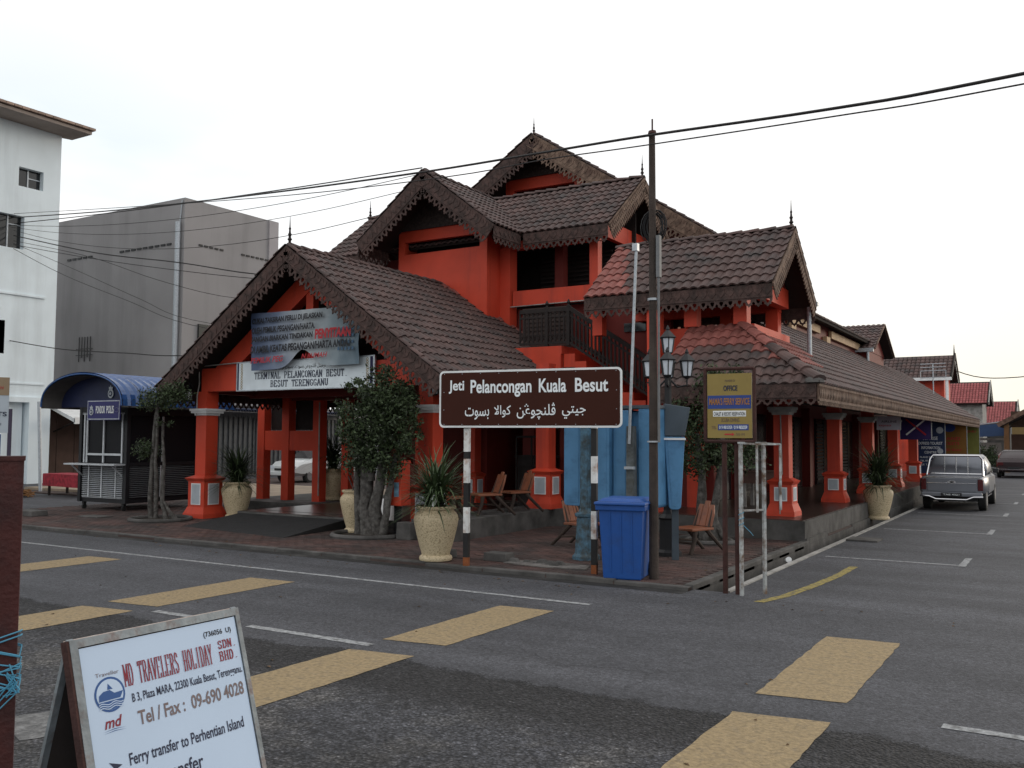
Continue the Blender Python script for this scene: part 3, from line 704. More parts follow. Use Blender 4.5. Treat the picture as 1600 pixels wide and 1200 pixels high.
# wall above the skirt roof
tb(MB().box(-7.0, -6.5, 17.35, 19.6, 2.9, 4.05).box(-6.5, -5.1, 17.32, 17.42, 3.7, 4.06).box(-5.2, -5.1, 17.42, 19.9, 3.7, 4.06), 'upper_plinth', RED)
# ---------------- stair pavilion (ridge along X)
DYr, DZr, Dh, Dr = 18.5, 6.07, 1.66, 1.32
gable_pair('pavilion_roof', DYr, DZr, Dh, Dr, -8.5, -4.62, axis='X', red=lambda u, v: u + .3 * v < .75)
caps((-4.66, DYr, DZr), (-8.5, DYr, DZr)); finial(-4.68, DYr, DZr + .03, .6)
for s in (1, -1):
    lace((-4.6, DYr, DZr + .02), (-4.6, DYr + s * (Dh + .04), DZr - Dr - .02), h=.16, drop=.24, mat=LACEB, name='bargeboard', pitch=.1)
    lace((-8.5, DYr + s * Dh, DZr - Dr - .02), (-4.62, DYr + s * Dh, DZr - Dr - .02), h=.26, drop=.14)
for x, y in ((-5.35, 17.35), (-6.35, 17.35), (-5.35, 19.55), (-6.35, 19.55)): tb(MB().frus(x, y, 4.06, 4.62, .13, .13), 'pavilion_post', RED)
tb(MB().frus(-7.0, 17.0, .0, 4.62, .11, .13), 'tall_pillar', RED)
tb(MB().frus(-8.4, 17.35, 4.0, 4.6, .11, .11), 'pavilion_post', RED)
pb = MB().box(-8.5, -5.2, 17.25, 17.45, 4.55, 4.75).box(-8.5, -5.2, 19.45, 19.65, 4.55, 4.75).box(-5.25, -5.05, 17.25, 19.65, 4.62, 5.02)
tb(pb, 'pavilion_beam', RED)
tb(B(-8.5, -5.2, 17.1, 19.9, 4.78, 4.8), 'pavilion_ceiling', DECK)
tb(MB().prism([(0, 0), (2.9, 0), (1.45, 1.1)], (-5.1, 17.05, 4.9), (0, 1, 0), (0, 0, 1), (-1, 0, 0), .05), 'gable_infill', REDD)
tb(MB().tube([(-4.74, 20.15, 4.72), (-4.74, 20.15, 3.62)], .05, 10).box(-4.9, -4.55, 20.1, 20.22, 4.72, 4.8), 'downpipe', GALV)
# wall behind stairs with a small window
wl = MB().box(-12.2, -7.75, 19.75, 19.9, 3.0, 5.1)
tb(wl, 'stair_wall', REDD)
tb(MB().box(-8.9, -8.35, 19.7, 19.76, 4.35, 4.55), 'small_window', GLASSD)
tb(MB().box(-8.9, -7.6, 22.0, 22.1, 3.3, 5.4), 'lit_wall', M('pale_orange_render', (.75, .40, .26), .8, .1, 2, .05, world=True))  # sunlight on this wall is put into its pale orange colour
# landing, stairs and railing
tb(MB().box(-12.0, -9.6, 17.9, 19.75, 3.72, 3.9).box(-12.0, -9.62, 17.9, 18.02, 3.4, 3.72), 'landing', RED)
sr = MB(); n = 11
for i in range(n):
    x = -9.6 + i * .28; z = 3.9 - (i + 1) * .178
    tb(B(x, x + .28, 18.0 + i * .0015, 19.3, z - .3, z), 'step', RED)
rl = MB(); BAL = []
def rail(p0, p1, h, step=.11):
    p0 = Vector(p0); p1 = Vector(p1); L = (p1 - p0).length; nn = int(L / step)
    rl.bar(p0 + Vector((0, 0, h)), p1 + Vector((0, 0, h)), .07, .09); rl.bar(p0 + Vector((0, 0, .08)), p1 + Vector((0, 0, .08)), .05, .05)
    rl.bar(p0 + Vector((0, 0, h * .82)), p1 + Vector((0, 0, h * .82)), .04, .04)
    for i in range(nn + 1):
        q = p0.lerp(p1, i / nn)
        BAL.append((q + Vector((0, 0, .08)), q + Vector((0, 0, h))))
        if i < nn:
            q2 = p0.lerp(p1, (i + 1) / nn)
            rl.bar(q + Vector((0, 0, .12)), q2 + Vector((0, 0, h * .4)), .02); rl.bar(q2 + Vector((0, 0, .12)), q + Vector((0, 0, h * .4)), .02)
rail((-10.7, 17.95, 3.9), (-9.45, 17.95, 3.9), .82); rail((-9.45, 17.95, 3.9), (-6.8, 17.95, 2.2), .85)
for x, z in ((-10.0, 3.9), (-9.45, 3.9), (-6.8, 2.15)):
    rl.bar((x, 17.95, z), (x, 17.95, z + .9), .08); rl.lathe([(.045, 0), (.02, .04), (.045, .09), (.01, .16)], 8, (x, 17.95, z + .88))
rl_o = tb(rl, 'railing', DARKW)
for a_, b_ in BAL: tb(MB().bar(a_, b_, .035), 'baluster', DARKW, parent=rl_o)
lv = MB().box(-11.2, -9.9, 18.9, 18.96, 3.9, 4.95)
for j in range(9): lv.box(-11.1, -10.0, 18.87, 18.905, 4.0 + j * .1, 4.06 + j * .1)
tb(lv, 'louvred_door', M('louvre_brown', (.045, .03, .026), .7, .2, 5, .1, world=True))
# ---------------- upper cross roofs
UZ, UH, UR = 8.35, 2.05, 1.54
gable_pair('front_gable_roof', XC, UZ, UH, UR, 17.75, 21.0, axis='Y')
gable_pair('cross_roof', 21.0, UZ, UH, UR, -17.8, -8.95, axis='X')
caps((XC, 17.8, UZ), (XC, 21, UZ)); caps((-17.8, 21, UZ + .01), (-8.95, 21, UZ + .01))
finial(-8.98, 21, UZ + .03, .6); finial(-17.78, 21, UZ + .03, .6)
for s in (1, -1):
    lace((XC, 17.72, UZ + .02), (XC + s * (UH + .04), 17.72, UZ - UR - .02), h=.34, drop=.17, name='bargeboard')
    caps((XC + s * UH, 17.74, UZ - UR + .02), (XC + s * .05, 17.74, UZ + .03), r=.055, step=.3, name='verge_tiles', lift=.04)
    for xe in (-8.92, -17.83):
        lace((xe, 21, UZ + .02), (xe, 21 + s * (UH + .04), UZ - UR - .02), h=.2, drop=.25, name='bargeboard', pitch=.1, mat=LACEB)
lace((XC + UH + .1, 18.93, UZ - UR - .02), (-8.95, 18.93, UZ - UR - .02), h=.26, drop=.14)
lace((-17.8, 18.93, UZ - UR - .02), (XC - UH - .1, 18.93, UZ - UR - .02), h=.26, drop=.14)
lace((XC + UH, 17.75, UZ - UR - .02), (XC + UH, 18.95, UZ - UR - .02), h=.26, drop=.14)
lace((XC - UH, 17.75, UZ - UR - .02), (XC - UH, 18.95, UZ - UR - .02), h=.26, drop=.14)
# lattice gable infill
tb(MB().prism([(0, 0), (3.1, 0), (1.55, 1.1)], (XC - 1.55, 18.66, 7.19), (1, 0, 0), (0, 0, 1), (0, 1, 0), .04), 'gable_infill', M('dark_lattice', (.05, .036, .032), .9, .5, 14, .8, 30, world=True))
# projecting front bay with its slot
fb = MB().box(-14.87, -12.12, 18.72, 18.86, 2.9, 6.58).box(-14.87, -12.12, 18.72, 18.86, 6.9, 7.22)
fb.box(-14.87, -14.66, 18.72, 18.86, 6.58, 6.9).box(-12.34, -12.12, 18.72, 18.86, 6.58, 6.9)
fb.box(-14.87, -14.73, 18.87, 19.7, 2.9, 7.0).box(-12.26, -12.12, 18.87, 19.7, 2.9, 7.0)
tb(fb, 'front_bay_wall', RED)
tb(B(-14.7, -12.3, 19.3, 19.33, 6.3, 7.1), 'slot_recess', DECK)  # dark matte sheet standing for the shade inside the slot
# upper storey walls, posts and openings of the right wing
up_ = MB().box(-11.8, -9.66, 19.42, 19.58, 5.12, 5.5).box(-12.1, -9.4, 19.4, 19.6, 6.55, 6.75)
tb(up_, 'parapet', RED)
for x in (-12.0, -9.54): tb(MB().frus(x, 19.5, 3.9, 6.6, .17 if x < -11 else .11, .17 if x < -11 else .11), 'wing_post', RED)
tb(MB().frus(-10.9, 20.3, 4.9, 6.8, .12, .12), 'wing_post', REDD)
tb(MB().box(-13.5, -9.3, 21.3, 21.36, 3.9, 7.6), 'dark_partition', DARKW)
wl2 = MB()
for j in range(10): wl2.box(-11.75, -9.7, 20.75, 20.8, 5.55 + j * .11, 5.6 + j * .11)
tb(wl2, 'louvre_screen', DARKW)
tb(MB().box(-9.55, -9.4, 19.6, 22.6, 6.7, 7.12).box(-9.55, -9.4, 19.6, 22.6, 5.0, 5.5), 'wing_end_beam', RED)
tb(MB().box(-17.0, -14.9, 19.6, 19.7, 2.9, 6.7).box(-17.0, -16.9, 19.7, 22.5, 2.9, 6.7), 'left_wing_wall', REDD)
tb(MB().tube([(-11.86, 19.36, 3.9), (-11.86, 19.36, 5.1), (-9.5, 19.36, 5.12)], .016, 6), 'conduit', CONCL)
# ---------------- top roof
CZ, CH, CR = 10.82, 5.7, 3.72
gable_pair('top_roof', XC, CZ, CH, CR, 23.1, 31.0, axis='Y')
finial(XC, 23.15, CZ + .03, .55)
for s in (1, -1):
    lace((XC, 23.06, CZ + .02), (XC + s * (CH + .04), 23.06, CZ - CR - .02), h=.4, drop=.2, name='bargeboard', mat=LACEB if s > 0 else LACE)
    caps((XC + s * CH, 23.08, CZ - CR + .02), (XC + s * .05, 23.08, CZ + .03), r=.06, step=.3, name='verge_tiles', lift=.04)
tb(MB().prism([(0, 0), (3.0, 0), (1.5, .92)], (XC - 1.5, 23.92, 9.84), (1, 0, 0), (0, 0, 1), (0, 1, 0), .04), 'gable_infill', MATS['dark_lattice'])
tb(MB().box(-14.85, -12.15, 24.0, 24.15, 9.5, 9.85).box(-14.85, -14.55, 24.0, 24.15, 7.5, 9.5).box(-12.45, -12.15, 24, 24.15, 7.5, 9.5).box(-14.55, -12.45, 24.05, 24.1, 8.2, 9.0), 'top_bay_wall', RED)
tb(B(-14.5, -12.5, 24.4, 24.45, 8.2, 9.6), 'slot_recess', DECK)  # dark sheet again in place of shade behind the upper slot
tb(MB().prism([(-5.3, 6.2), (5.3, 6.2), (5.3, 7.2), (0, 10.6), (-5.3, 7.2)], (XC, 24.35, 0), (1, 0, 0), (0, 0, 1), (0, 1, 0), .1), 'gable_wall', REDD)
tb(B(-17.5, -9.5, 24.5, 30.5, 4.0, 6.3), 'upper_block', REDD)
# ---------------- clerestory behind the long roof
tb(B(-7.1, -6.75, 22.0, 36.5, 4.6, 5.6), 'clerestory_wall', REDD)
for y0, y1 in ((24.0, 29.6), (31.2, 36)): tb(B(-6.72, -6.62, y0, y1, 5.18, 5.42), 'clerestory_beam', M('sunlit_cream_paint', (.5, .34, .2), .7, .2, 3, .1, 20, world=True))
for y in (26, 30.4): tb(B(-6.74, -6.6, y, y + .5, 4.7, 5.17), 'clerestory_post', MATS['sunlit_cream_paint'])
slope('clerestory_roof', (-6.35, 21.8, 5.52), (0, 1, 0), (-1, 0, .22), [(0, 0), (15, 0), (15, 1.6), (0, 1.6)])
# dormer gable over the long roof
gable_pair('dormer_roof', 38.0, 6.32, 2.2, 1.1, -9.8, -6.1, axis='X')
dg = MB().prism([(0, 0), (3.8, 0), (1.9, .95)], (-6.4, 36.1, 5.2), (0, 1, 0), (0, 0, 1), (-1, 0, 0), .06).box(-9.5, -6.4, 36.2, 36.4, 4.6, 5.3).box(-6.6, -6.42, 36.4, 39.8, 4.6, 5.2)
tb(dg, 'dormer_wall', REDD)
tb(MB().bar((-6.08, 38, 6.34), (-6.08, 35.8, 5.22), .1, .04).bar((-6.08, 38, 6.34), (-6.08, 40.2, 5.22), .1, .04), 'dormer_bargeboard', LACEB)
tb(MB().box(-7.6, -6.1, 35.66, 35.78, 5.1, 5.24).tube([(-6.3, 35.72, 5.1), (-6.3, 35.72, 4.6)], .05, 8), 'gutter', GALV)
# wall lanterns on the porch columns (parts of the building)
def lantern_mesh(c, s=1.0):
    x, y, z = c
    fr = MB().lathe([(.02 * s, 0), (.06 * s, .02 * s), (.075 * s, .04 * s)], 6, c)
    for k in range(6):
        a = 2 * math.pi * k / 6
        fr.bar((x + .075 * s * math.cos(a), y + .075 * s * math.sin(a), z + .04 * s), (x + .11 * s * math.cos(a), y + .11 * s * math.sin(a), z + .27 * s), .014 * s)
    fr.lathe([(.13 * s, .27 * s), (.14 * s, .285 * s), (.07 * s, .36 * s), (.03 * s, .4 * s), (.035 * s, .42 * s), (.008 * s, .48 * s)], 6, c)
    gl = MB().lathe([(.068 * s, .045 * s), (.1 * s, .268 * s)], 6, c)
    return fr, gl
for x in (-16.8, -10.0):
    c = (x, 13.72, 2.62); f_, g_ = lantern_mesh(c, .8)
    f_.tube([(c[0], 13.83, 2.95), (c[0], 13.72, 3.06), (c[0], 13.72, 2.98)], .012, 6)
    lo = tb(f_, 'wall_lantern', BLACKM); tb(g_, 'lamp_glass', FROST, parent=lo)
tb(MB().tube([(-16.62, 13.81, 2.3), (-16.62, 13.81, 2.75), (-16.56, 13.81, 3.0), (-16.58, 13.81, 3.4), (-15.3, 13.81, 3.44)], .014, 6), 'conduit', CONCL)
tb(MB().tube([(-4.66, 17.44, 2.3), (-4.64, 17.44, 1.2), (-4.68, 17.36, 1.05), (-4.66, 17.34, .45)], .012, 6), 'conduit', CONCL)
finish_tiles(300)

# ---------------- signs on the porch
INK = M('navy_lettering', (.02, .025, .055), .6, .1, 5, 0); REDL = M('red_lettering', (.42, .02, .03), .6, .1, 5, 0); GREYL = M('brown_grey_lettering', (.13, .085, .07), .6, .1, 5, 0)
BLK = M('black_lettering', (.015, .015, .02), .6, .1, 5, 0); WHL = M('white_lettering', (.72, .74, .74), .5, .08, 5, 0); NAVY = M('navy_border', (.015, .015, .06), .6, .1, 5, 0)
OCHR = M('ochre_ornament', (.36, .24, .08), .6, .15, 8, 0)
XV, YV = (1, 0, 0), (0, 0, 1)
s = thing('name_board', 'long white terminal name board with dark lettering on the porch beam', 'sign', (-13.4, 13.78, 2.83))
def at(o, dx, dz, dy=0): return (dx, dy, dz)
MB().box(-1.9, 1.9, -.02, .035, 0, .6).build('board', M('board_white', (.68, .75, .79), .5, .1, 3, .02), s)
MB().box(-1.92, 1.92, -.028, -.018, .59, .615).box(-1.92, 1.92, -.028, -.018, -.015, .008).box(-1.92, -1.9, -.028, -.018, .008, .59).box(1.9, 1.92, -.028, -.018, .008, .59).build('frame', GALV, s)
MB().box(-1.89, -1.85, -.024, -.019, .01, .59).box(1.80, 1.87, -.024, -.019, .01, .59).build('border', NAVY, s)
om = MB()
for sx in (-1, 1):
    for i in range(10):
        om.lathe([(.028, 0), (.03, .003)], 8, (0, 0, 0)) if False else None
        cx, cz = sx * (1.76 if sx < 0 else 1.73), .05 + i * .055
        pts = [(cx + .026 * math.cos(a * .785), -.0235, cz + .022 * math.sin(a * .785)) for a in range(9)]
        om.tube(pts, .006, 4)
om.build('ornament', OCHR, s)
serif('TERMINAL PELANCONGAN BESUT.', (-1.38, -.021, .235), XV, YV, 2.62, .135, INK, s, wt=.21)
serif('BESUT TERENGGANU', (-.9, -.021, .06), XV, YV, 1.62, .13, INK, s, wt=.21)
text('\uFEED\uFEE7\uFE8E\uFEDC\uFECB\uFEAE\uFE97 \uFE95\uFEEE\uFEB4\uFE91 \u060C\uFE95\uFEEE\uFEB4\uFE91 \uFEE6\uFECB\uFEEE\uFB7D\uFEE8\uFEE0\uFB6C \uFEDE\uFEE8\uFEF4\uFEE3\uFEAE\uFE97', (-.75, -.021, .4), XV, YV, 1.4, .12, BLK, s)

bn = thing('printed_banner', 'crumpled blue and grey printed cloth banner hung askew above the name board', 'banner', (-13.2, 13.66, 3.25))
ban = MB(); nu, nv = 44, 26
def bpt(u, v):
    w = 2.96; x = -1.5 + u * w
    top = 1.19 - .03 * u - (max(0, u - .8) * 1.9 if u > .8 else 0)
    bot = -.02 + .36 * math.exp(-((u - .5) / .12) ** 2) + .04 * u
    z = bot + (top - bot) * v
    y = -.02 + .018 * math.sin(9 * u + 5 * v) + .012 * math.sin(23 * u - 9 * v) + .05 * math.exp(-((u - .5) ** 2 + (v - .3) ** 2) / .01)
    y += .02 * math.sin(abs(u - .5) * 30 + v * 4) * math.exp(-((v - .2) / .3) ** 2)
    return (x, y - .05, z)
ban.add([bpt(i / nu, j / nv) for j in range(nv + 1) for i in range(nu + 1)], [(j * (nu + 1) + i, j * (nu + 1) + i + 1, (j + 1) * (nu + 1) + i + 1, (j + 1) * (nu + 1) + i) for j in range(nv) for i in range(nu)])
def banner_mat():
    mt = bpy.data.materials.new('printed_cloth'); mt.use_nodes = True; t = mt.node_tree; b = t.nodes['Principled BSDF']
    tcn = t.nodes.new('ShaderNodeTexCoord'); sp = t.nodes.new('ShaderNodeSeparateXYZ'); t.links.new(tcn.outputs['Object'], sp.inputs[0])
    n = t.nodes.new('ShaderNodeTexNoise'); n.inputs['Scale'].default_value = 3; t.links.new(tcn.outputs['Object'], n.inputs[0])
    ad = t.nodes.new('ShaderNodeMath'); ad.operation = 'MULTIPLY_ADD'; ad.inputs[1].default_value = .9; t.links.new(n.outputs['Fac'], ad.inputs[0]); t.links.new(sp.outputs['X'], ad.inputs[2])
    r = t.nodes.new('ShaderNodeValToRGB'); e = r.color_ramp.elements
    mr = t.nodes.new('ShaderNodeMapRange'); mr.inputs[1].default_value = -1.2; mr.inputs[2].default_value = 1.9; t.links.new(ad.outputs[0], mr.inputs[0]); t.links.new(mr.outputs[0], r.inputs[0])
    e[0].position = 0; e[0].color = (.045, .075, .16, 1); e[1].position = 1; e[1].color = (.10, .15, .19, 1)
    x = e.new(.28); x.color = (.16, .20, .29, 1); x = e.new(.55); x.color = (.42, .45, .47, 1); x = e.new(.8); x.color = (.22, .27, .3, 1)
    t.links.new(r.outputs[0], b.inputs['Base Color']); b.inputs['Roughness'].default_value = .6; return mt
BM_ = banner_mat()
ban.build('cloth', BM_, bn, smooth=True)
# printed office tower on the right of the cloth
tw = MB()
for i in range(5):
    for j in range(4): tw.box(.95 + i * .09, .95 + i * .09 + .05, -.125, -.122, .3 + j * .13, .36 + j * .13)
tw.build('printed_windows', M('print_blue', (.06, .12, .2), .6, .1, 5, 0), bn)
for k, (tx, x, z, w, mt_, hh) in enumerate((('CUKAI TAKSIRAN PERLU DI JELASKAN', -1.42, .93, 1.98, BLK, .12), ('OLEH PEMILIK PEGANGAN/HARTA.', -1.42, .75, 1.78, BLK, .11), ('JANGAN BIARKAN TINDAKAN', -1.44, .545, 1.75, BLK, .125), ('PENYITAAN', .36, .56, .95, REDL, .17), ('DI AMBIL KEATAS PEGANGAN/HARTA ANDA.!', -1.45, .34, 2.75, BLK, .13))):
    text(tx, (x, -.14, z - .01), (1, 0, .015), YV, w, hh * 1.18, mt_, bn, offs=.045, shear=.1)
text('PEMILIK PEG', (-1.45, -.135, .12), (1, 0, .02), YV, .95, .12, REDL, bn, offs=.02, shear=.3)
text('N RUMAH', (.0, -.135, .17), (1, 0, .02), YV, .7, .1, REDL, bn, offs=.02, shear=.3)
# ================================================================== LEFT STREET: white and grey buildings
WW = M('white_render', (0.74, 0.82, 0.86), 0.85, 0.05, 1.2, 0.08, 30, dirt=(.60, .66, .69), dsc=.8, damt=.45, world=True, streak=True)
GR = M('grey_cement_render', (0.285, 0.275, 0.278), 0.9, 0.10, 0.5, 0.3, 22, dirt=(0.225, 0.217, 0.219), dsc=.6, damt=.5, world=True, streak=True)
w = thing('white_building', 'tall white rendered building with overhanging tiled roof at the left edge', 'building', (-34, 12, 0))
wi = Matrix.Translation((34, -12, 0))
def pt(mb, name, mats, par, inv=None, **k):
    o = mb.build(name, mats, par, **k); o.matrix_parent_inverse = inv or Matrix.Identity(4); return o
wb = MB().box(-46, -34.3, 2, 21.3, 3.1, 13.75)
wb.box(-34.3, -34, 2, 18.9, 3.1, 8.93).box(-34.3, -34, 2, 18.9, 10.2, 13.75).box(-34.3, -34, 19.9, 21.3, 8.93, 10.2).box(-34.3, -34, 18.9, 21.3, 3.1, 8.93)
wb.box(-34.3, -34, 18.9, 19.62, 10.2, 13.75).box(-34.3, -34, 20.6, 21.3, 10.2, 13.75).box(-34.3, -34, 19.62, 20.6, 10.2, 11.36).box(-34.3, -34, 19.62, 20.6, 12.1, 13.75)
pt(wb, 'wall', WW, w, wi)
for y0, y1, z0_, z1_ in ((18.9, 19.9, 8.93, 10.2), (19.62, 20.6, 11.36, 12.1)):
    wn = pt(MB().box(-34.28, -34.24, y0, y1, z0_, z1_), 'window', GLASSD, w, wi)
    pt(MB().box(-34.24, -34.2, y0, y0 + .06, z0_, z1_).box(-34.24, -34.2, y0 + .45, y0 + .5, z0_, z1_).box(-34.24, -34.2, y0 + .5, y1, z1_ - .35, z1_ - .31), 'window_frame', GALV, wn)
pt(MB().box(-34.02, -33.93, 17.5, 20.8, 7.15, 7.22).box(-34.02, -33.96, 17.5, 19.1, 6.6, 6.66).box(-34.02, -33.9, 10, 21.3, 3.1, 3.3).box(-34.02, -33.96, 12, 20.9, 3.78, 3.84), 'ledge', WW, w, wi)
pt(MB().box(-34.05, -34.0, 18.4, 19.3, 4.9, 6.15), 'window', M('purple_shadowed_glass', (.03, .02, .09), .2, .1, 3, 0), w, wi)  # window with a dark purple pane
pt(MB().box(-34.5, -33.9, 20.3, 21.15, 0, 3.1).box(-34.4, -34.2, 8, 20.2, 0, 3.1), 'ground_floor_column', WW, w, wi)
rf = MB().prism([(0, 0), (1.3, 0), (9, 2.2), (9, 2.5), (1.3, .26), (0, .12)], (-32.8, 2, 13.75), (-1, 0, 0), (0, 0, 1), (0, 1, 0), 19.8)
pt(rf, 'roof', M('pale_brown_soffit', (.30, .25, .22), .85, .15, 2, .1, world=True), w, wi)
TB_ = M('pale_brown_tile', (.34, .25, .20), .85, .2, 3, .2, island=.2, world=True)
for i in range(66):
    y = 2.1 + i * .3
    MB().box(-34.2, -32.68, y + .01, y + .285, 13.9, 13.99).build('tile', TB_, None)
    o = COL.objects[-1]; o.parent = w; o.matrix_parent_inverse = wi
    if i > 0: pass

g = thing('grey_building', 'large windowless grey cement building with pale corner pipe behind the kiosk', 'building', (-38, 29, 0)); gi = Matrix.Translation((38, -29, 0))
pt(MB().box(-52, -33.5, 26.9, 32.5, 3.3, 12.5).box(-52, -33.8, 27.1, 40, 0, 3.3), 'wall', GR, g, gi)
vts = []
for x0, x1 in ((-42.1, -39.6), (-38.0, -34.2)):
    n = int((x1 - x0) / .42)
    for i in range(n): vts.append((x0 + i * .42, x0 + i * .42 + .3, 26.86, 26.92, 10.44, 10.53))
for y0, y1 in ((27.7, 29.4), (30.2, 32.0)):
    n = int((y1 - y0) / .3)
    for i in range(n): vts.append((-33.52, -33.46, y0 + i * .3, y0 + i * .3 + .2, 10.46, 10.54))
for q in vts: pt(MB().box(*q), 'vent_slot', BLACKM, g, gi)
pt(MB().tube([(-33.75, 26.75, 11.4), (-33.75, 26.75, 3.4)], .12, 10).tube([(-33.75, 26.85, 11.4), (-33.62, 26.85, 12.4)], .03, 6), 'corner_pipe', GALV, g, gi)
pt(MB().box(-52, -33.45, 26.8, 26.9, 4.1, 4.2).box(-33.5, -33.42, 31.9, 32.5, 3.3, 12.5), 'ledge', M('lighter_grey_render', (.36, .34, .35), .85, .1, 1, .1, world=True), g, gi)
pt(MB().box(-33.5, -33.4, 27.75, 28.5, 5.9, 6.9), 'window', GLASSD, g, gi)
gm = MB()
for k in range(5): gm.box(-40.9 + k * .22, -40.87 + k * .22, 26.84, 26.87, 5.4 + (k % 2) * .2, 6.6)
gm.box(-41.1, -39.8, 26.83, 26.85, 5.7, 5.73).box(-41.1, -39.8, 26.83, 26.85, 6.0, 6.03)
pt(gm, 'wire_grille', BLACKM, g, gi)
# folding shutters on its street side
for k, (y0, y1) in enumerate(((28.8, 31.5), (31.7, 34.4), (34.6, 37.3))):
    sh = MB(); n = 18
    for i in range(n):
        y = y0 + (y1 - y0) * i / n; sh.box(-33.72 + (.05 if i % 2 else 0), -33.7 + (.05 if i % 2 else 0), y, y + (y1 - y0) / n, .1, 2.75)
    sh.box(-33.75, -33.6, y0 - .1, y0, .1, 3.0).box(-33.75, -33.6, y1, y1 + .08, .1, 3.0).box(-33.75, -33.6, y0, y1, 2.75, 3.0)
    pt(sh, 'folding_shutter', M('dull_grey_metal', (.085, .092, .102), .55, .25, 6, .1, metal=.3, world=True), g, gi)
cn = MB()
for i in range(60): cn.box(-33.5, -32.2, 28.2 + i * .16, 28.28 + i * .16, 3.02, 3.07)
cn.box(-33.5, -32.1, 28.2, 37.8, 3.08, 3.12)
pt(cn, 'corrugated_canopy', M('dark_blue_canopy', (.03, .05, .12), .5, .2, 4, .1, world=True), g, gi)

sh_ = thing('shop_awning', 'white lean-to awning over a brown boarded stall front beside the white building', 'awning', (-34, 24, 0)); si = Matrix.Translation((34, -24, 0))
pt(MB().prism([(0, 0), (2.2, -.75), (2.2, -.6), (0, .12)], (-35.2, 21.6, 3.1), (1, 0, 0), (0, 0, 1), (0, 1, 0), 5.2), 'awning_sheet', WHITE, sh_, si)
pt(MB().box(-33.05, -32.98, 21.6, 26.8, 2.3, 2.55), 'awning_valance', WHITE, sh_, si)
for y_ in (22, 26): pt(MB().bar((-35, y_, 2.0), (-33.2, y_, 2.5), .05), 'bracket', DARKW, sh_, si)
BWN = M('brown_boarding', (.10, .062, .05), .85, .25, 2, .15, 30, world=True)
for i in range(7): pt(MB().box(-35.2, -35.12, 21.45 + i * .78, 22.2 + i * .78, .05, 3.0), 'panel', BWN, sh_, si)
lp = thing('leaning_post', 'thin grey galvanised post beside the brown stall', 'post', (-28.6, 17.6, 0))
MB().tube([(0, 0, 0), (-.25, 0, 2.95)], .055, 8).lathe([(.1, 0), (.1, .03)], 8).build('pole', GALV, lp)
rt = thing('cloth_table', 'low table under a bright red patterned cloth in front of the brown stall', 'table', (-26.1, 17.1, 0), rad(-6))
MB().box(-1.0, 1.0, -.35, .35, .62, .66).build('table_top', DARKW, rt)
for sx in (-.9, .9):
    for sy in (-.28, .28): MB().frus(sx, sy, 0, .62, .03, .03).build('leg', DARKW, rt)
cl = tag(MB().box(-1.06, 1.06, -.41, .41, .661, .675).box(-1.06, 1.06, -.42, -.40, .3, .66).box(-1.07, -1.05, -.41, .41, .32, .66).box(1.05, 1.07, -.41, .41, .32, .66).build('table_cloth', M('red_patterned_cloth', (.30, .02, .035), .7, .5, 9, .1)), 'bright red patterned cloth hanging over the low table', 'tablecloth')
cl.location = (-26.1, 17.1, 0); cl.rotation_euler = (0, 0, rad(-6))
hp_ = MB()
for i in range(160):
    a = random.uniform(0, 6.28); r = random.uniform(0, 1) ** .6; x, y = r * 1.1 * math.cos(a), r * .45 * math.sin(a); z = .38 * (1 - r)
    b_ = random.uniform(0, 3.14); q = Vector((math.cos(b_), math.sin(b_), random.uniform(-.3, .3))) * .17
    hp_.bar(Vector((x, y, z + .03)) - q, Vector((x, y, z + .03)) + q, .035, .02)
hp = tag(hp_.build('wood_scraps', M('orange_brown_wood', (.24, .12, .045), .8, .4, 6, .1)), 'heap of orange brown timber scraps by the white pillar', 'wood pile', kind='stuff'); hp.location = (-27.6, 16.0, 0)
bk = tag(MB().tube([(0, 0, .0), (0, 0, .75), (.08, 0, .85), (.42, 0, .85), (.5, 0, .75), (.5, 0, 0)], .025, 6).tube([(.25, 0, 0), (.25, 0, .84)], .018, 6).build('hoop_rail', BLACKM), 'small black hoop rail by the white pillar', 'rail'); bk.location = (-26.6, 15.2, 0); bk.rotation_euler = (0, 0, .5)

# ================================================================== POLICE KIOSK
k_ = thing('police_kiosk', 'small dark police kiosk with curved blue ribbed roof standing on castors', 'kiosk', (-20.1, 13.95, PAVZ), rad(2))
FR = M('kiosk_black_frame', (.010, .010, .012), .5, .2, 6, .05); ALU = M('kiosk_aluminium', (.52, .54, .56), .45, .15, 10, .05, metal=.3)
BLU = M('blue_roof_sheet', (.025, .08, .23), .14, .25, 3, .05, spec=.6); BLUD = M('kiosk_navy', (.014, .02, .06), .5, .2, 4, .03)
kw, kd = .84, 2.1
bx = MB().box(-kw, kw, 0, kd, .18, .28)
for sx in (-kw, kw):
    for y in (0, kd): bx.box(sx - .05, sx + .05, y - .05, y + .05, .18, 2.5)
bx.box(-kw, kw, -.04, .04, 1.08, 1.14).box(-kw, kw, kd - .04, kd + .04, .28, 2.4).box(-kw, kw, -.04, .04, 2.34, 2.5).box(kw - .04, kw + .04, 0, kd, 1.08, 1.16).box(kw - .04, kw + .04, 0, kd, 2.3, 2.5).box(-kw - .04, -kw + .04, 0, kd, .28, 2.5)
bx.build('body', FR, k_)
MB().box(-.72, .72, .01, .03, 1.15, 2.33).build('front_window', M('kiosk_dark_pane', (.006, .006, .008), .5, .1, 3, 0, spec=.2), k_)
wf = MB()
for x in (-.72, -.62, 0, .68): wf.box(x - .022, x + .022, -.03, .0, 1.14, 2.34)
wf.box(-.62, .68, -.035, -.005, 1.32, 1.37).box(-.85, .85, -.04, -.01, 2.32, 2.37)
wf.build('window_frame', ALU, k_)
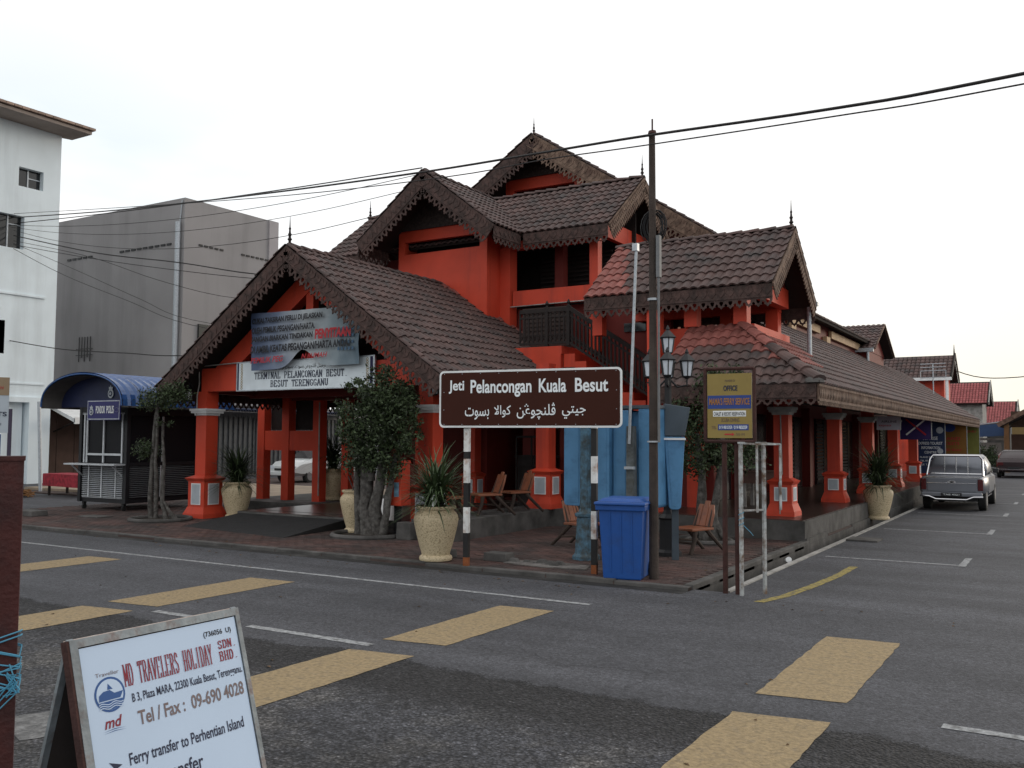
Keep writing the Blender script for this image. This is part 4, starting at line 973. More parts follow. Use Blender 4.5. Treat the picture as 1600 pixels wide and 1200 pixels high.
MB().box(kw - .02, kw, .1, kd - .08, 1.17, 2.28).build('side_window', MATS['kiosk_dark_pane'], k_)
MB().box(kw - .01, kw + .02, 1.0, 1.05, 1.17, 2.28).build('window_bar', ALU, k_)
sh2 = MB().box(-1.02, .86, -.36, .02, 1.09, 1.125).bar((-.8, -.3, 1.09), (-.8, 0, .82), .03).bar((.7, -.3, 1.09), (.7, 0, .82), .03); sh2.build('counter_shelf', ALU, k_)
sl = MB().add([(-.74, 0, 0), (.74, 0, 0), (.74, -.028, .012), (-.74, -.028, .012), (-.74, 0, .028), (.74, 0, .028)], [(0, 1, 2, 3), (3, 2, 5, 4), (0, 3, 4), (1, 5, 2), (0, 4, 5, 1)]).build('slat', ALU, k_)
sl.location = (0, -.02, .31)
for i in range(1, 17): share('slat', sl.data, Matrix.Translation((0, -.02, .31 + i * .046)), k_)
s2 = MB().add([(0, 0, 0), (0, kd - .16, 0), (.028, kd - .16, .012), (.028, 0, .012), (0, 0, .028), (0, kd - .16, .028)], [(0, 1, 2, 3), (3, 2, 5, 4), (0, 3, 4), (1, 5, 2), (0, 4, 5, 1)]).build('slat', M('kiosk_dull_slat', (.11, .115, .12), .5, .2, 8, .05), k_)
s2.location = (kw, .08, .31)
for i in range(1, 17): share('slat', s2.data, Matrix.Translation((kw, .08, .31 + i * .046)), k_)
for q in ((-.5, -.46, -.055, -.045, .3, 1.07), (-.02, .02, -.055, -.045, .3, 1.07), (.5, .53, -.055, -.045, .3, 1.07), (-.745, .745, -.03, -.0, .29, .302), (kw + .03, kw + .04, .95, .98, .3, 1.07)): B(*q).build('batten', ALU, k_)
MB().box(-.745, .745, .0, .02, .29, 1.08).box(kw - .03, kw, .05, kd - .05, .29, 1.08).build('backing', FR, k_)
for sx in (-.75, .72):
    for y in (.05, kd - .05): MB().tube([(sx - .02, y, .06), (sx + .02, y, .06)], .06, 12).frus(sx, y, .1, .19, .03, .04).build('castor', RUB, k_)
# vaulted roof
ar = []; nn_ = 24; cxx, hw_, hh_ = -.2, 1.5, .78
for i in range(nn_ + 1):
    a = math.pi * (1 - i / nn_); ar.append((cxx + hw_ * math.cos(a), 2.5 + hh_ * max(0, math.sin(a)) ** .8))
y0, y1 = -.55, kd + .8
vm = MB(); rows = 60
def yy(j): return y0 + (y1 - y0) * j / rows
cxc = sum(p[0] for p in ar) / len(ar)
V_ = []
for j in range(rows + 1):
    rib = .045 if j % 4 in (0,) else 0
    for x, z in ar:
        d = Vector((x - cxc, z - 2.45)); d.normalize(); V_.append((x + d.x * rib, yy(j), z + d.y * rib))
nA = nn_ + 1
F_ = [(j * nA + i, j * nA + i + 1, (j + 1) * nA + i + 1, (j + 1) * nA + i) for j in range(rows) for i in range(nn_)]
vm.add(V_, F_); vm.build('vaulted_roof', BLU, k_)
MB().add([(x, y + dy, z - .035) for dy in (0,) for y in (y0, y1) for x, z in ar], [(i, i + 1, nA + i + 1, nA + i) for i in range(nn_)]).build('roof_lining', M('roof_lining_grey', (.09, .085, .08), .8, .2, 3, .1), k_)
MB().prism([(x - ar[0][0], z - 2.5) for x, z in ar], (ar[0][0], .0, 2.5), (1, 0, 0), (0, 0, 1), (0, 1, 0), .03).build('gable_panel', BLUD, k_)
MB().tube([(x, y0, z) for x, z in ar], .02, 6).build('roof_edge', BLU, k_)
CRS = M('crest_silver', (.42, .45, .48), .5, .2, 20, .1)
def crest(parent, cx, cz, y, s_):
    mb = MB()
    mb.prism([(.5 * math.cos(a * .3927) * s_, .55 * math.sin(a * .3927) * s_) for a in range(16)], (cx, y, cz), (1, 0, 0), (0, 0, 1), (0, -1, 0), .012)
    mb.prism([(-.3 * s_, 0), (.3 * s_, 0), (.36 * s_, .35 * s_), (.15 * s_, .25 * s_), (0, .55 * s_), (-.15 * s_, .25 * s_), (-.36 * s_, .35 * s_)], (cx, y, cz + .5 * s_), (1, 0, 0), (0, 0, 1), (0, -1, 0), .012)
    o = mb.build('crest', CRS, parent)
    m2 = MB().prism([(.33 * math.cos(a * .524) * s_, .36 * math.sin(a * .524) * s_) for a in range(12)], (cx, y - .0125, cz), (1, 0, 0), (0, 0, 1), (0, -1, 0), .006)
    m2.build('crest_field', BLUD, o)
    st_ = [(r * math.cos(a * math.pi / 5 + math.pi / 2) * s_, r * math.sin(a * math.pi / 5 + math.pi / 2) * s_) for a, r in [(i, .26 if i % 2 == 0 else .12) for i in range(10)]]
    MB().prism(st_, (cx, y - .019, cz), (1, 0, 0), (0, 0, 1), (0, -1, 0), .004).build('crest_star', CRS, o)
crest(k_, .22, 2.82, -.02, .2)
ks = thing('kiosk_sign', 'small navy sign with crest and white lettering above the kiosk window', 'sign', (-19.68, 13.62, 2.22), rad(2))
MB().box(-.6, .6, -.012, .012, 0, .48).build('board', M('sign_navy', (.02, .02, .11), .45, .1, 5, 0), ks)
MB().box(-.58, .58, -.016, -.012, .015, .035).box(-.58, .58, -.016, -.012, .445, .465).box(-.58, -.565, -.016, -.012, .035, .445).box(.565, .58, -.016, -.012, .035, .445).build('border', CRS, ks)
crest(ks, -.43, .2, -.013, .15)
text('PONDOK', (-.27, -.014, .16), XV, YV, .34, .18, WHL, ks, offs=.02); text('POLIS', (.12, -.014, .16), XV, YV, .26, .18, WHL, ks, offs=.02)
MB().tube([(.48 + .07 * math.cos(a * .5236), -.016, .24 + .05 * math.sin(a * .5236)) for a in range(13)], .008, 5).build('badge', M('dull_violet', (.12, .12, .22), .5, .1, 5, 0), ks)
nb = thing('poster_stand', 'narrow panel of pale blue posters between the kiosk and the red column', 'poster panel', (-17.7, 15.0, PAVZ))
MB().box(-.3, .3, -.02, .02, .1, 2.2).build('panel', GALV, nb)
for i in range(5): MB().box(-.27, .27, -.035, -.022, .3 + i * .38, .62 + i * .38).build('poster', M('pale_blue_poster', (.18, .34, .48), .6, .5, 12, 0), nb)

# ================================================================== POTS AND PLANTS
CER = M('speckled_cream_glaze', (.56, .46, .30), .55, .14, 40, .25, 60, dirt=(.17, .12, .055), dsc=42, damt=.42)
SOIL = M('soil', (.03, .022, .016), .95, .3, 20, .5)
LF1 = M('strap_leaf_green', (.055, .085, .035), .55, .4, 3, .05, island=.45)
LFT = M('leaf_dark_green', (.036, .054, .022), .6, .4, 3, .05, island=.75, world=True)
BARK = M('grey_bark', (.115, .108, .10), .95, .45, 14, 1.0, 22, dirt=(.045, .04, .035), dsc=9, damt=.6)
def make_pot():
    t = thing('plant_pot', '', 'plant pot')
    pr = [(.2, 0), (.235, .012), (.245, .04), (.235, .07), (.205, .09), (.21, .12), (.243, .22), (.285, .38), (.318, .53), (.33, .6), (.322, .655), (.29, .7), (.262, .725), (.26, .745), (.292, .758), (.3, .785), (.285, .8), (.25, .795), (.23, .74)]
    MB().lathe(pr, 36).build('pot', CER, t, smooth=True)
    MB().lathe([(.23, .735), (.2, .75)], 16).build('soil', SOIL, t)
    return t
def spikes(label, n=230, L=.62, seed=1, mat=None, droop=.8, wd=.028):
    rnd = random.Random(seed); mb = MB()
    for i in range(n):
        a = rnd.uniform(0, 6.283); el = rnd.uniform(-.05, 1.3); l = L * rnd.uniform(.6, 1.1)
        bx_, by_ = rnd.uniform(-.09, .09), rnd.uniform(-.09, .09); bz = rnd.choice((.0, .1, .2, .3)) * L / .8
        d = Vector((math.cos(a) * math.cos(el), math.sin(a) * math.cos(el), math.sin(el))); sd_ = Vector((-math.sin(a), math.cos(a), 0))
        p = Vector((bx_, by_, bz)); v = []
        for k in range(5):
            w = wd * (1 - (k / 4) ** 2 * .9)
            v += [p - sd_ * w / 2, p + sd_ * w / 2]; p = p + d * l / 4; d = (d + Vector((0, 0, -.28 * droop))).normalized()
        mb.add(v, [(2 * k, 2 * k + 1, 2 * k + 3, 2 * k + 2) for k in range(4)])
    pl = thing('strap_leaf_plant', label, 'plant')
    mb.build('leaves', mat or LF1, pl)
    MB().tube([(0, 0, -.02), (0, 0, .28)], [.025, .018], 6).tube([(.05, .03, -.02), (.09, .05, .22)], [.02, .014], 6).build('stem', BARK, pl)
    return pl
GP = 'speckled cream urn pots around the terminal'
p0 = make_pot(); p0.location = (-7.98, 11.0, PAVZ); p0['label'] = 'speckled cream urn on the pavement just left of the black and white sign post'; p0['group'] = GP
for loc, lb in (((-15.72, 14.2, PAVZ), 'speckled cream urn beside the left red porch column at the ramp'), ((-11.56, 13.4, PAVZ), 'speckled cream urn half hidden behind the big tree trunk'), ((-16.0, 17.6, .25), 'speckled cream urn seen between red pillars at the back of the porch'), ((-3.83, 22.7, -.0), 'speckled cream urn in the side street beside the arcade step')):
    d = dup(p0, loc, random.uniform(0, 6), lb)
pls = (((-7.98, 11.0), .74 + PAVZ, 'spiky arching green plant in the nearest urn by the sign post', 460, .82, 3), ((-15.72, 14.2), .79, 'dark grassy spiky plant in the urn by the left porch column', 460, .82, 4),
    ((-16.0, 17.6), 1.0, 'bushy dark plant in the urn at the back of the porch', 360, .9, 6), ((-3.83, 22.7), .76, 'broad dark spiky plant in the urn beside the arcade step', 460, .95, 7))
for (x, y), z, lb, n, L_, sd2 in pls:
    q = spikes(lb, n, L_, sd2, mat=LF1 if sd2 == 3 else LFT); q.location = (x, y, z)
q = thing('bare_plant', 'nearly bare stems in the urn behind the big tree trunk', 'plant', (-11.56, 13.4, .79))
bs = MB()
for i in range(12): bs.tube([(random.uniform(-.1, .1), random.uniform(-.1, .1), 0), (random.uniform(-.2, .2), random.uniform(-.15, .15), random.uniform(.3, .55))], .01, 5)
bs.build('stems', BARK, q)
bag = tag(MB().tube([(0, 0, 0), (.03, .01, .08), (-.01, 0, .12), (.02, 0, .16)], [.015, .035, .03, .01], 7).build('plastic_bag', WHITE, smooth=True), 'scrap of white plastic bag caught in the nearest urn plant', 'plastic bag'); bag.location = (-7.85, 10.74, .86)

def tree(name, label, stems, clumps, nleaf, ls, ring=None, cat='tree', mat=None, seed=1):
    rnd = random.Random(seed)
    t = thing(name, label, cat)
    tm = MB()
    for pts, r0_, r1_ in stems:
        k = len(pts); n2 = []
        for i in range(k - 1):
            a, b = Vector(pts[i]), Vector(pts[i + 1])
            for j in range(3): n2.append(a.lerp(b, j / 3) + Vector((rnd.uniform(-.015, .015), rnd.uniform(-.015, .015), 0)))
        n2.append(Vector(pts[-1]))
        tm.tube(n2, [r0_ + (r1_ - r0_) * i / (len(n2) - 1) + rnd.uniform(-.006, .006) for i in range(len(n2))], 9)
    tm.build('trunk', BARK, t, smooth=True)
    lm = MB(); tot = sum(c[3] * c[4] * c[5] for c in clumps)
    for cx, cy, cz, rx, ry, rz in clumps:
        m_ = int(nleaf * rx * ry * rz / tot)
        # twigs: leaves gather in tufts, so gaps and clumps appear
        tufts = max(6, m_ // 16)
        for _ in range(tufts):
            while True:
                u = Vector((rnd.uniform(-1, 1), rnd.uniform(-1, 1), rnd.uniform(-1, 1)))
                if .25 < u.length < 1: break
            u *= rnd.uniform(.8, 1.13)
            c = Vector((cx + u.x * rx, cy + u.y * ry, cz + u.z * rz))
            for _ in range(16):
                p = c + Vector([rnd.gauss(0, .055) for _ in range(3)]) * (rx / .5) ** .5
                a = Vector([rnd.gauss(0, 1) for _ in range(3)]).normalized(); b = a.cross(Vector([rnd.gauss(0, 1) for _ in range(3)])).normalized()
                s_ = ls * rnd.uniform(.6, 1.3)
                lm.add([p - a * s_, p + b * s_ * .45 + a * s_ * .1, p + a * s_, p - b * s_ * .45 + a * s_ * .1], [(0, 1, 2, 3)])
    lm.build('crown', mat or LFT, t)
    if ring:
        pr = []; R, x, y = ring
        pts = [(x + R * math.cos(a * .2618), y + R * math.sin(a * .2618), .03) for a in range(25)]
        tr_ = tag(MB().tube(pts, .045, 8).build('tree_ring', CONC, smooth=True), None)
        so_ = MB().lathe([(R, 0), (R * .6, .03)], 24, (x, y, .0)); so_.build('soil', SOIL, tr_)
        return t, tr_
    return t, None
# big tree in front of the porch
bt, rg = tree('shade_tree', 'bushy dark tree with thick twin grey trunks in front of the porch', [([(-.02, 0, 0), (-.12, 0, .5), (-.08, 0, 1.0), (-.25, .05, 1.5), (-.3, 0, 2.1)], .17, .06), ([(.14, .05, 0), (.12, 0, .5), (.22, 0, .95), (.3, 0, 1.5), (.3, 0, 2.3)], .14, .05), ([(.3, 0, 0), (.36, 0, .4), (.42, .05, .95), (.5, .1, 1.5)], .09, .04), ([(-.26, 0, .0), (-.3, 0, .7), (-.32, 0, 1.3)], .08, .05), ([(0, 0, 1.0), (0, 0, 2.4)], .08, .03)],
    [(.0, 0, 2.0, .62, .62, .6), (.3, .1, 2.55, .55, .5, .42), (-.5, 0, 1.85, .22, .3, .25), (.65, 0, 2.0, .45, .4, .5), (.1, -.1, 1.4, .62, .5, .25), (.25, 0, 2.98, .26, .24, .2), (.78, .1, 2.55, .2, .2, .2), (-.72, 0, 2.35, .2, .2, .18), (.85, 0, 1.65, .22, .2, .2), (-.35, 0, 2.75, .25, .25, .18), (.6, -.2, 1.15, .25, .25, .14)], 17000, .036, ring=(.68, 0, 0), seed=5)
bt.location = (-10.95, 13.05, PAVZ); rg.location = (-10.95, 13.05, PAVZ); tag(rg, 'round concrete kerb ring at the foot of the big tree', 'tree ring')
lt, rg = tree('clipped_tree', 'thin clipped tree with three grey stems and flat leaf tufts beside the kiosk', [([(-.22, 0, 0), (-.25, 0, .8), (-.2, 0, 1.5), (-.1, 0, 2.5)], .06, .03), ([(-.08, .02, 0), (-.1, 0, 1.3), (-.1, 0, 2.5)], .05, .025), ([(.28, 0, 0), (.15, 0, .35), (.16, 0, 1.2), (.1, 0, 2.1)], .06, .025), ([(.5, .1, 0), (.4, 0, .2), (.2, 0, .4)], .05, .03)],
    [(.1, 0, 2.62, .72, .5, .2), (.45, 0, 2.78, .35, .3, .16), (-.4, 0, 1.52, .34, .32, .22), (.15, 0, 2.1, .15, .15, .12), (-.3, 0, 2.5, .3, .3, .12)], 3400, .034, ring=(.62, .1, 0), seed=8)
lt.location = (-16.75, 12.95, PAVZ); rg.location = (-16.75, 12.95, PAVZ); tag(rg, 'round concrete kerb ring at the foot of the clipped tree', 'tree ring')
r_t, rg = tree('roadside_tree', 'loose leafy tree with roots showing behind the yellow office sign', [([(-.05, 0, 0), (-.12, 0, .6), (-.1, 0, 1.2), (-.2, 0, 1.9)], .11, .05), ([(.12, 0, 0), (.1, 0, .5), (.25, 0, 1.3), (.3, 0, 2.2)], .09, .04), ([(-.4, -.1, .0), (-.2, 0, .12), (-.06, 0, .4)], .04, .06), ([(.5, 0, .0), (.25, 0, .1), (.1, 0, .4)], .04, .06)],
    [(-.2, 0, 1.6, .6, .5, .45), (-.5, 0, 2.2, .35, .35, .4), (.3, 0, 2.75, .5, .4, .35), (.5, .1, 1.5, .5, .4, .25), (-.1, 0, 2.3, .4, .35, .4)], 9000, .036, ring=(.55, 0, 0), seed=12)
r_t.location = (-5.45, 15.6, PAVZ); rg.location = (-5.45, 15.6, PAVZ); tag(rg, 'round concrete kerb ring at the foot of the roadside tree', 'tree ring')
# ================================================================== THE JETTY SIGN
def paintpost(h, n):
    mb = MB(); z = 0
    return mb
jd = Vector((-5.03 + 7.69, 11.08 - 10.66, 0)); JL = jd.length; jd.normalize(); jr = math.atan2(jd.y, jd.x)
js = thing('jetty_sign', 'brown road sign reading Jeti Pelancongan Kuala Besut on two black and white posts', 'sign', (-6.36, 10.87, PAVZ), jr)
BRN = M('sign_brown', (.048, .016, .011), .75, .06, 3, .02, spec=.12); SWH = M('sign_border_white', (.75, .77, .77), .5, .1, 5, .02)
RST = M('rusting_white_paint', (.68, .68, .66), .7, .2, 8, .2, 40, dirt=(.26, .09, .02), dsc=5, damt=.42); PBK = M('post_black_paint', (.014, .013, .013), .6, .3, 8, .2); ORU = M('orange_rust', (.22, .07, .025), .9, .3, 12, .3)
hw, z0_, z1_ = JL / 2, 1.94, 2.745
def rr(hw, z0, z1, r, n=6):
    out = []
    for cx, cz, a0 in ((hw - r, z1 - r, 0), (-hw + r, z1 - r, 90), (-hw + r, z0 + r, 180), (hw - r, z0 + r, 270)):
        for i in range(n + 1):
            a = rad(a0 + 90 * i / n); out.append((cx + r * math.cos(a), cz + r * math.sin(a)))
    return out
MB().prism(rr(hw, z0_, z1_, .07), (0, 0, 0), (1, 0, 0), (0, 0, 1), (0, -1, 0), .012).build('sign_border', SWH, js)
MB().prism(rr(hw - .028, z0_ + .028, z1_ - .028, .05), (0, -.0125, 0), (1, 0, 0), (0, 0, 1), (0, -1, 0), .003).build('sign_face', BRN, js)
MB().box(-hw + .05, hw - .05, .001, .03, z0_ + .1, z0_ + .14).box(-hw + .05, hw - .05, .001, .03, z1_ - .2, z1_ - .16).build('rail', GALV, js)
rv = MB()
for i in range(10):
    for z in (z0_ + .045, z1_ - .045): rv.lathe([(.006, 0), (.006, .004)], 6, (0, 0, 0)) if False else rv.box(-hw + .08 + i * (2 * hw - .16) / 9 - .005, -hw + .08 + i * (2 * hw - .16) / 9 + .005, -.019, -.0156, z - .005, z + .005)
for sx in (-1, 1):
    for z in (z0_ + .25, z0_ + .5): rv.box(sx * (hw - .075) - .005, sx * (hw - .075) + .005, -.019, -.0156, z - .005, z + .005)
for k in range(0, len(rv.v), 8): MB().add(rv.v[k:k + 8], [(0, 2, 3, 1), (4, 5, 7, 6), (0, 1, 5, 4), (2, 6, 7, 3), (0, 4, 6, 2), (1, 3, 7, 5)]).build('rivet', GALV, js)
LW = M('sign_lettering_white', (.78, .82, .84), .5, .06, 5, 0)
words = (('Jeti', .155, .125 + .0), ('Pelancongan', 0, 0), ('Kuala', 0, 0), ('Besut', 0, 0))
# left x, width as fractions of the board
for wd, a, b, lo in (('Jeti', .056, .146, 0), ('Pelancongan', .183, .525, -.055), ('Kuala', .565, .712, 0), ('Besut', .758, .930, 0)):
    text(wd, (-hw + a * 2 * hw, -.017, 2.42 + lo), XV, YV, (b - a) * 2 * hw, .19 - lo, LW, js, offs=.022)
Y0 = 2.08
for wd, a, b, lo, hh in (('\uFEF2\uFE98\uFEF4\uFE9F', .69, .815, -.02, .17), ('\uFEE6\uFECB\uFEEE\uFB7D\uFEE8\uFEE0\uFB6C', .445, .655, -.03, .23), ('\uFEFB\uFE8D\uFEEE\uFEDB', .318, .412, 0, .17), ('\uFE95\uFEEE\uFEB4\uFE91', .152, .29, -.03, .17)):
    text(wd, (-hw + a * 2 * hw, -.017, Y0 + lo), XV, YV, (b - a) * 2 * hw, hh, LW, js, offs=.008)
dt = MB()
for dx, dz in ((-.02, 0), (.02, 0), (0, .022)): dt.prism([(-.008, -.008), (.008, -.008), (.008, .008), (-.008, .008)], (-hw + .498 * 2 * hw + dx, -.0215, Y0 + .155 + dz), (1, 0, 0), (0, 0, 1), (0, -1, 0), .001)
dt.build('lettering', LW, js)
for sx in (-.94, .94):
    p = MB(); zz = 0; seg = [(0, .13, 2), (.13, .44, 1), (.44, .80, 0), (.80, 1.18, 1), (1.18, 1.53, 0), (1.53, 1.88, 1) if False else (1.53, 1.9, 1)]
    seg = [(0, .12, 2), (.12, .46, 1), (.46, .83, 0), (.83, 1.2, 1), (1.2, 1.56, 0), (1.56, 1.93, 1), (1.93, 2.3, 0), (2.3, 2.7, 1)] if sx > 0 else [(0, .12, 2), (.12, .50, 1), (.50, .88, 0), (.88, 1.24, 1), (1.24, 1.60, 0), (1.60, 1.93, 1) if False else (1.60, 1.66, 1), (1.66, 2.0, 0), (2.0, 2.7, 1)]
    if sx < 0: seg = [(0, .12, 2), (.12, .46, 1), (.46, .82, 0), (.82, 1.16, 1), (1.16, 1.5, 0), (1.5, 1.6, 1), (1.6, 1.93, 0), (1.93, 2.7, 1)]
    for a, b, mi in seg: p.box(sx - .038, sx + .038, .035, .105, a, b - .001, mi)
    p.build('post', [RST, PBK, ORU], js)
# ================================================================== WHEELIE BIN
bn_ = thing('wheelie_bin', 'bright blue plastic wheelie bin with closed lid beside the dark pole', 'wheelie bin', (-4.98, 11.08, PAVZ), rad(12))
BB = M('blue_bin_plastic', (.012, .075, .30), .45, .15, 4, .05, 80, spec=.4, dirt=(.014, .055, .20), dsc=4, damt=.4)
b_ = MB(); b_.frus(0, 0, .0, .93, .245, .29, .27, .345); b_.build('body', BB, bn_, bevel=.02)
MB().frus(0, 0, .88, .95, .32, .325, .375, .38).build('rim', BB, bn_, bevel=.01)
rb = MB()
for x in (-.14, 0, .14): rb.bar((x, -.279 , .1), (x, -.343, .86), .018, .012)
rb.build('rib', BB, bn_)
ld = MB(); ld.frus(0, -.01, .952, .99, .335, .33, .40, .395); ld.frus(0, -.01, .99, 1.03, .29, .25, .34, .28); ld.build('lid', BB, bn_, bevel=.012)
MB().tube([(-.28, .4, .99), (.28, .4, .99)], .02, 8).box(-.3, -.26, .34, .41, .93, 1.0).box(.26, .3, .34, .41, .93, 1.0).build('handle', BB, bn_)
for sx in (-1, 1): MB().tube([(sx * .24, .3, .1), (sx * .3, .3, .1)], .1, 16).build('wheel', RUB, bn_)
MB().tube([(-.24, .3, .1), (.24, .3, .1)], .015, 6).build('axle', GALV, bn_)
# ================================================================== POLE, CABLES, PIPES
PW_ = M('old_pole_timber', (.06, .045, .038), .9, .35, 4, .6, 50, dirt=(.04, .032, .028), dsc=2.5, damt=.7, world=True)
up1 = thing('utility_pole', 'tall dark wooden utility pole beside the blue bin', 'utility pole', (-4.61, 11.12, PAVZ))
MB().tube([(0, 0, 0), (0, 0, 1.6), (.0, 0, 2.9), (-.005, 0, 5.85)], [.062, .058, .052, .042], 12).build('shaft', PW_, up1)
MB().tube([(0, 0, 5.85), (0, 0, 6.02)], .012, 6).lathe([(.06, 5.82), (.05, 5.86)], 10).build('cap', RUST, up1)
MB().tube([(.085, -.01, 4.42), (.08, -.01, 1.75)], .018, 8).box(.06, .11, -.04, .03, 3.9, 4.45).build('conduit', M('dull_conduit', (.16, .165, .17), .6, .2, 10, .05), up1)
MB().lathe([(.082, 1.75), (.082, 1.77)], 12).lathe([(.07, 3.6), (.07, 3.63)], 12).build('strap', GALV, up1)
cg = MB()
for i in range(9):
    a0 = i * .7; cg.tube([(-.02 + .03 * math.sin(i) + .16 * math.cos(t * .42 + a0) * (1 if i % 2 else .8), .08 + .02 * i / 9, 4.75 + .22 * math.sin(t * .42 + a0) * (1 if i % 2 else .8)) for t in range(16)], .007, 4)
tag(cg.build('cable_coil', BLACKM), 'coil of slack black cable hung high on the wooden pole', 'cable').location = (-4.61, 11.12, PAVZ - .15)
CBL = M('black_cable', (.02, .018, .018), .6, .2, 5, 0)
def cable(label, pts, r, group=None):
    P = [Vector(p) for p in pts]; out = []
    for i in range(len(P) - 1):
        a = P[max(i - 1, 0)]; b = P[i]; c = P[i + 1]; d = P[min(i + 2, len(P) - 1)]
        for k in range(5):
            t = k / 5
            out.append(.5 * ((2 * b) + (c - a) * t + (2 * a - 5 * b + 4 * c - d) * t * t + (3 * b - a - 3 * c + d) * t ** 3))
    out.append(P[-1])
    o = MB().tube(out, r, 6).build('overhead_cable', CBL); tag(o, label, 'cable', group); return o
OC = 'overhead cables'
cable('thick twisted overhead cable passing the top of the wooden pole', [(-36, 20.07, 10.42), (-25.23, 16.99, 8.67), (-18.5, 15.06, 7.66), (-13.87, 13.73, 7.0), (-9.35, 12.44, 6.4), (-6.54, 11.63, 6.07), (-4.67, 11.06, 5.84), (-2.16, 10.37, 5.52), (-.28, 9.82, 5.34), (6, 8.0, 4.9)], .018, OC)
cable('thin overhead wire just under the thick cable at the pole top', [(-36, 20.07, 10.58), (-22.67, 16.25, 8.33), (-13.87, 13.73, 6.9), (-8.72, 12.26, 6.18), (-6.54, 11.63, 5.96), (-4.67, 11.05, 5.71), (-2.16, 10.37, 5.43), (-.28, 9.82, 5.24), (6, 8.0, 4.8)], .009, OC)
def sagline(a, b, sg, n=7):
    a = Vector(a); b = Vector(b); return [tuple(a.lerp(b, k / n) - Vector((0, 0, 4 * sg * (k / n) * (1 - k / n)))) for k in range(n + 1)]
cable('second thick cable below the main one over the grey building', sagline((-36, 20.0, 10.15), (-13.4, 17.74, 8.45), .12), .016, OC)
cable('upper of two thin sagging wires over the grey building', sagline((-34, 19.5, 9.8), (-13.5, 17.74, 8.3), .45), .009, OC)
cable('lower of two thin sagging wires over the grey building', sagline((-34, 19.4, 9.7), (-13.9, 17.74, 7.95), .62), .008, OC)
cable('lowest sagging wire crossing the top of the grey building', sagline((-34, 19.5, 9.6), (-14.6, 17.74, 7.45), .8), .009, OC)
for lb, pts, r in (('thick service wire dipping from the white building to the terminal', [(-33.98, 19.5, 9.4), (-28.89, 19.5, 8.22), (-24.5, 19.5, 7.46), (-20.97, 19.5, 6.77), (-17.02, 19.55, 6.3)], .02),
    ('service wire just under the thick one before the grey wall', [(-33.98, 19.5, 9.05), (-28.88, 19.5, 8.0), (-24.49, 19.5, 7.2), (-21.11, 19.5, 6.65), (-17.02, 19.55, 6.1)], .012),
    ('steeply sagging service wire in the middle of the grey wall', [(-33.98, 19.5, 9.2), (-29.25, 19.5, 8.12), (-25.43, 19.5, 6.95), (-21.78, 19.5, 6.09), (-17.02, 19.55, 5.6)], .01),
    ('thin wire falling diagonally across the grey wall, lower left', [(-33.98, 19.5, 8.9), (-30.71, 19.5, 7.6), (-27.05, 19.5, 6.4), (-23.8, 19.5, 5.38), (-17.02, 19.55, 4.2)], .01),
    ('thin diagonal wire just above the lowest one on the grey wall', [(-33.98, 19.5, 9.1), (-29.96, 19.5, 7.7), (-26.38, 19.5, 6.4), (-23.81, 19.5, 5.55), (-17.02, 19.55, 4.4)], .009),
    ('thick black wire running low and level across the grey wall', [(-33.98, 19.5, 5.4), (-30.56, 19.5, 4.91), (-26.97, 19.5, 4.62), (-24.22, 19.5, 4.42), (-17.0, 19.55, 4.3)], .018)): cable(lb, pts, r, OC)
cable('overhead wire sagging between the far right roofs', [(-6.2, 59.8, 6.2), (-4.2, 60, 5.5), (-1, 60, 5.6), (4, 60, 6.3)], .03)
# ================================================================== PAYPHONES
PB = M('faded_blue_enamel', (.085, .23, .41), .5, .1, 3, .015, 30, dirt=(.06, .165, .30), dsc=5, damt=.45); PG = M('grey_blue_sheet', (.06, .08, .10), .55, .15, 4, .05)
PEEL = M('peeling_blue_paint', (.10, .22, .32), .75, .3, 8, .6, 30, dirt=(.055, .07, .075), dsc=7, damt=.95)
def hoodshape(parent, x0, x1, y0, y1, z0, z1, mat, taper=0.0):
    r = .05; hw2 = (x1 - x0) / 2; cx = (x0 + x1) / 2
    front = [(-hw2 + taper + r, 0), (hw2 - taper - r, 0), (hw2 - taper - r * .3, r * .3), (hw2 - taper, r), (hw2, z1 - z0), (-hw2, z1 - z0), (-hw2 + taper, r), (-hw2 + taper + r * .3, r * .3)]
    mb = MB().prism(front, (cx, y0, z0), (1, 0, 0), (0, 0, 1), (0, 1, 0), y1 - y0)
    o = mb.build('hood_panel', mat, parent, bevel=.012)
    d = MB().prism([(-hw2 + .045 + taper, .05), (hw2 - .045 - taper, .05), (hw2 - .04, z1 - z0 - .05), (-hw2 + .04, z1 - z0 - .05)], (cx, y0 - .006, z0), (1, 0, 0), (0, 0, 1), (0, 1, 0), .008)
    d.build('pressed_panel', mat, o, bevel=.003)
    return o
ph = thing('payphone_stand', 'faded blue payphone hoods on a fluted peeling blue post behind the jetty sign', 'payphone', (-6.2, 12.35, PAVZ))
MB().lathe([(.2, 0), (.2, .05), (.165, .09), (.16, .13), (.145, .45), (.135, .62), (.16, .64), (.165, .68), (.12, .7), (.09, .74)], 32, flute=.05, fn=12).build('pedestal', PEEL, ph)
MB().lathe([(.09, .74), (.085, 1.9), (.08, 2.05)], 32, flute=.06, fn=12).build('fluted_shaft', PEEL, ph)
hoodshape(ph, -.40, -.1, .04, .42, .78, 2.15, PB); hoodshape(ph, .1, .36, .04, .42, .76, 2.15, PB); hoodshape(ph, -.12, .12, .2, .44, .9, 2.1, PB)
MB().box(-.4, .36, .02, .46, 2.151, 2.19).build('hood_top', PG, ph)
p2 = thing('payphone_stand', 'faded blue payphone hoods with grey lid beside the dark wooden pole', 'payphone', (-5.5, 12.45, PAVZ))
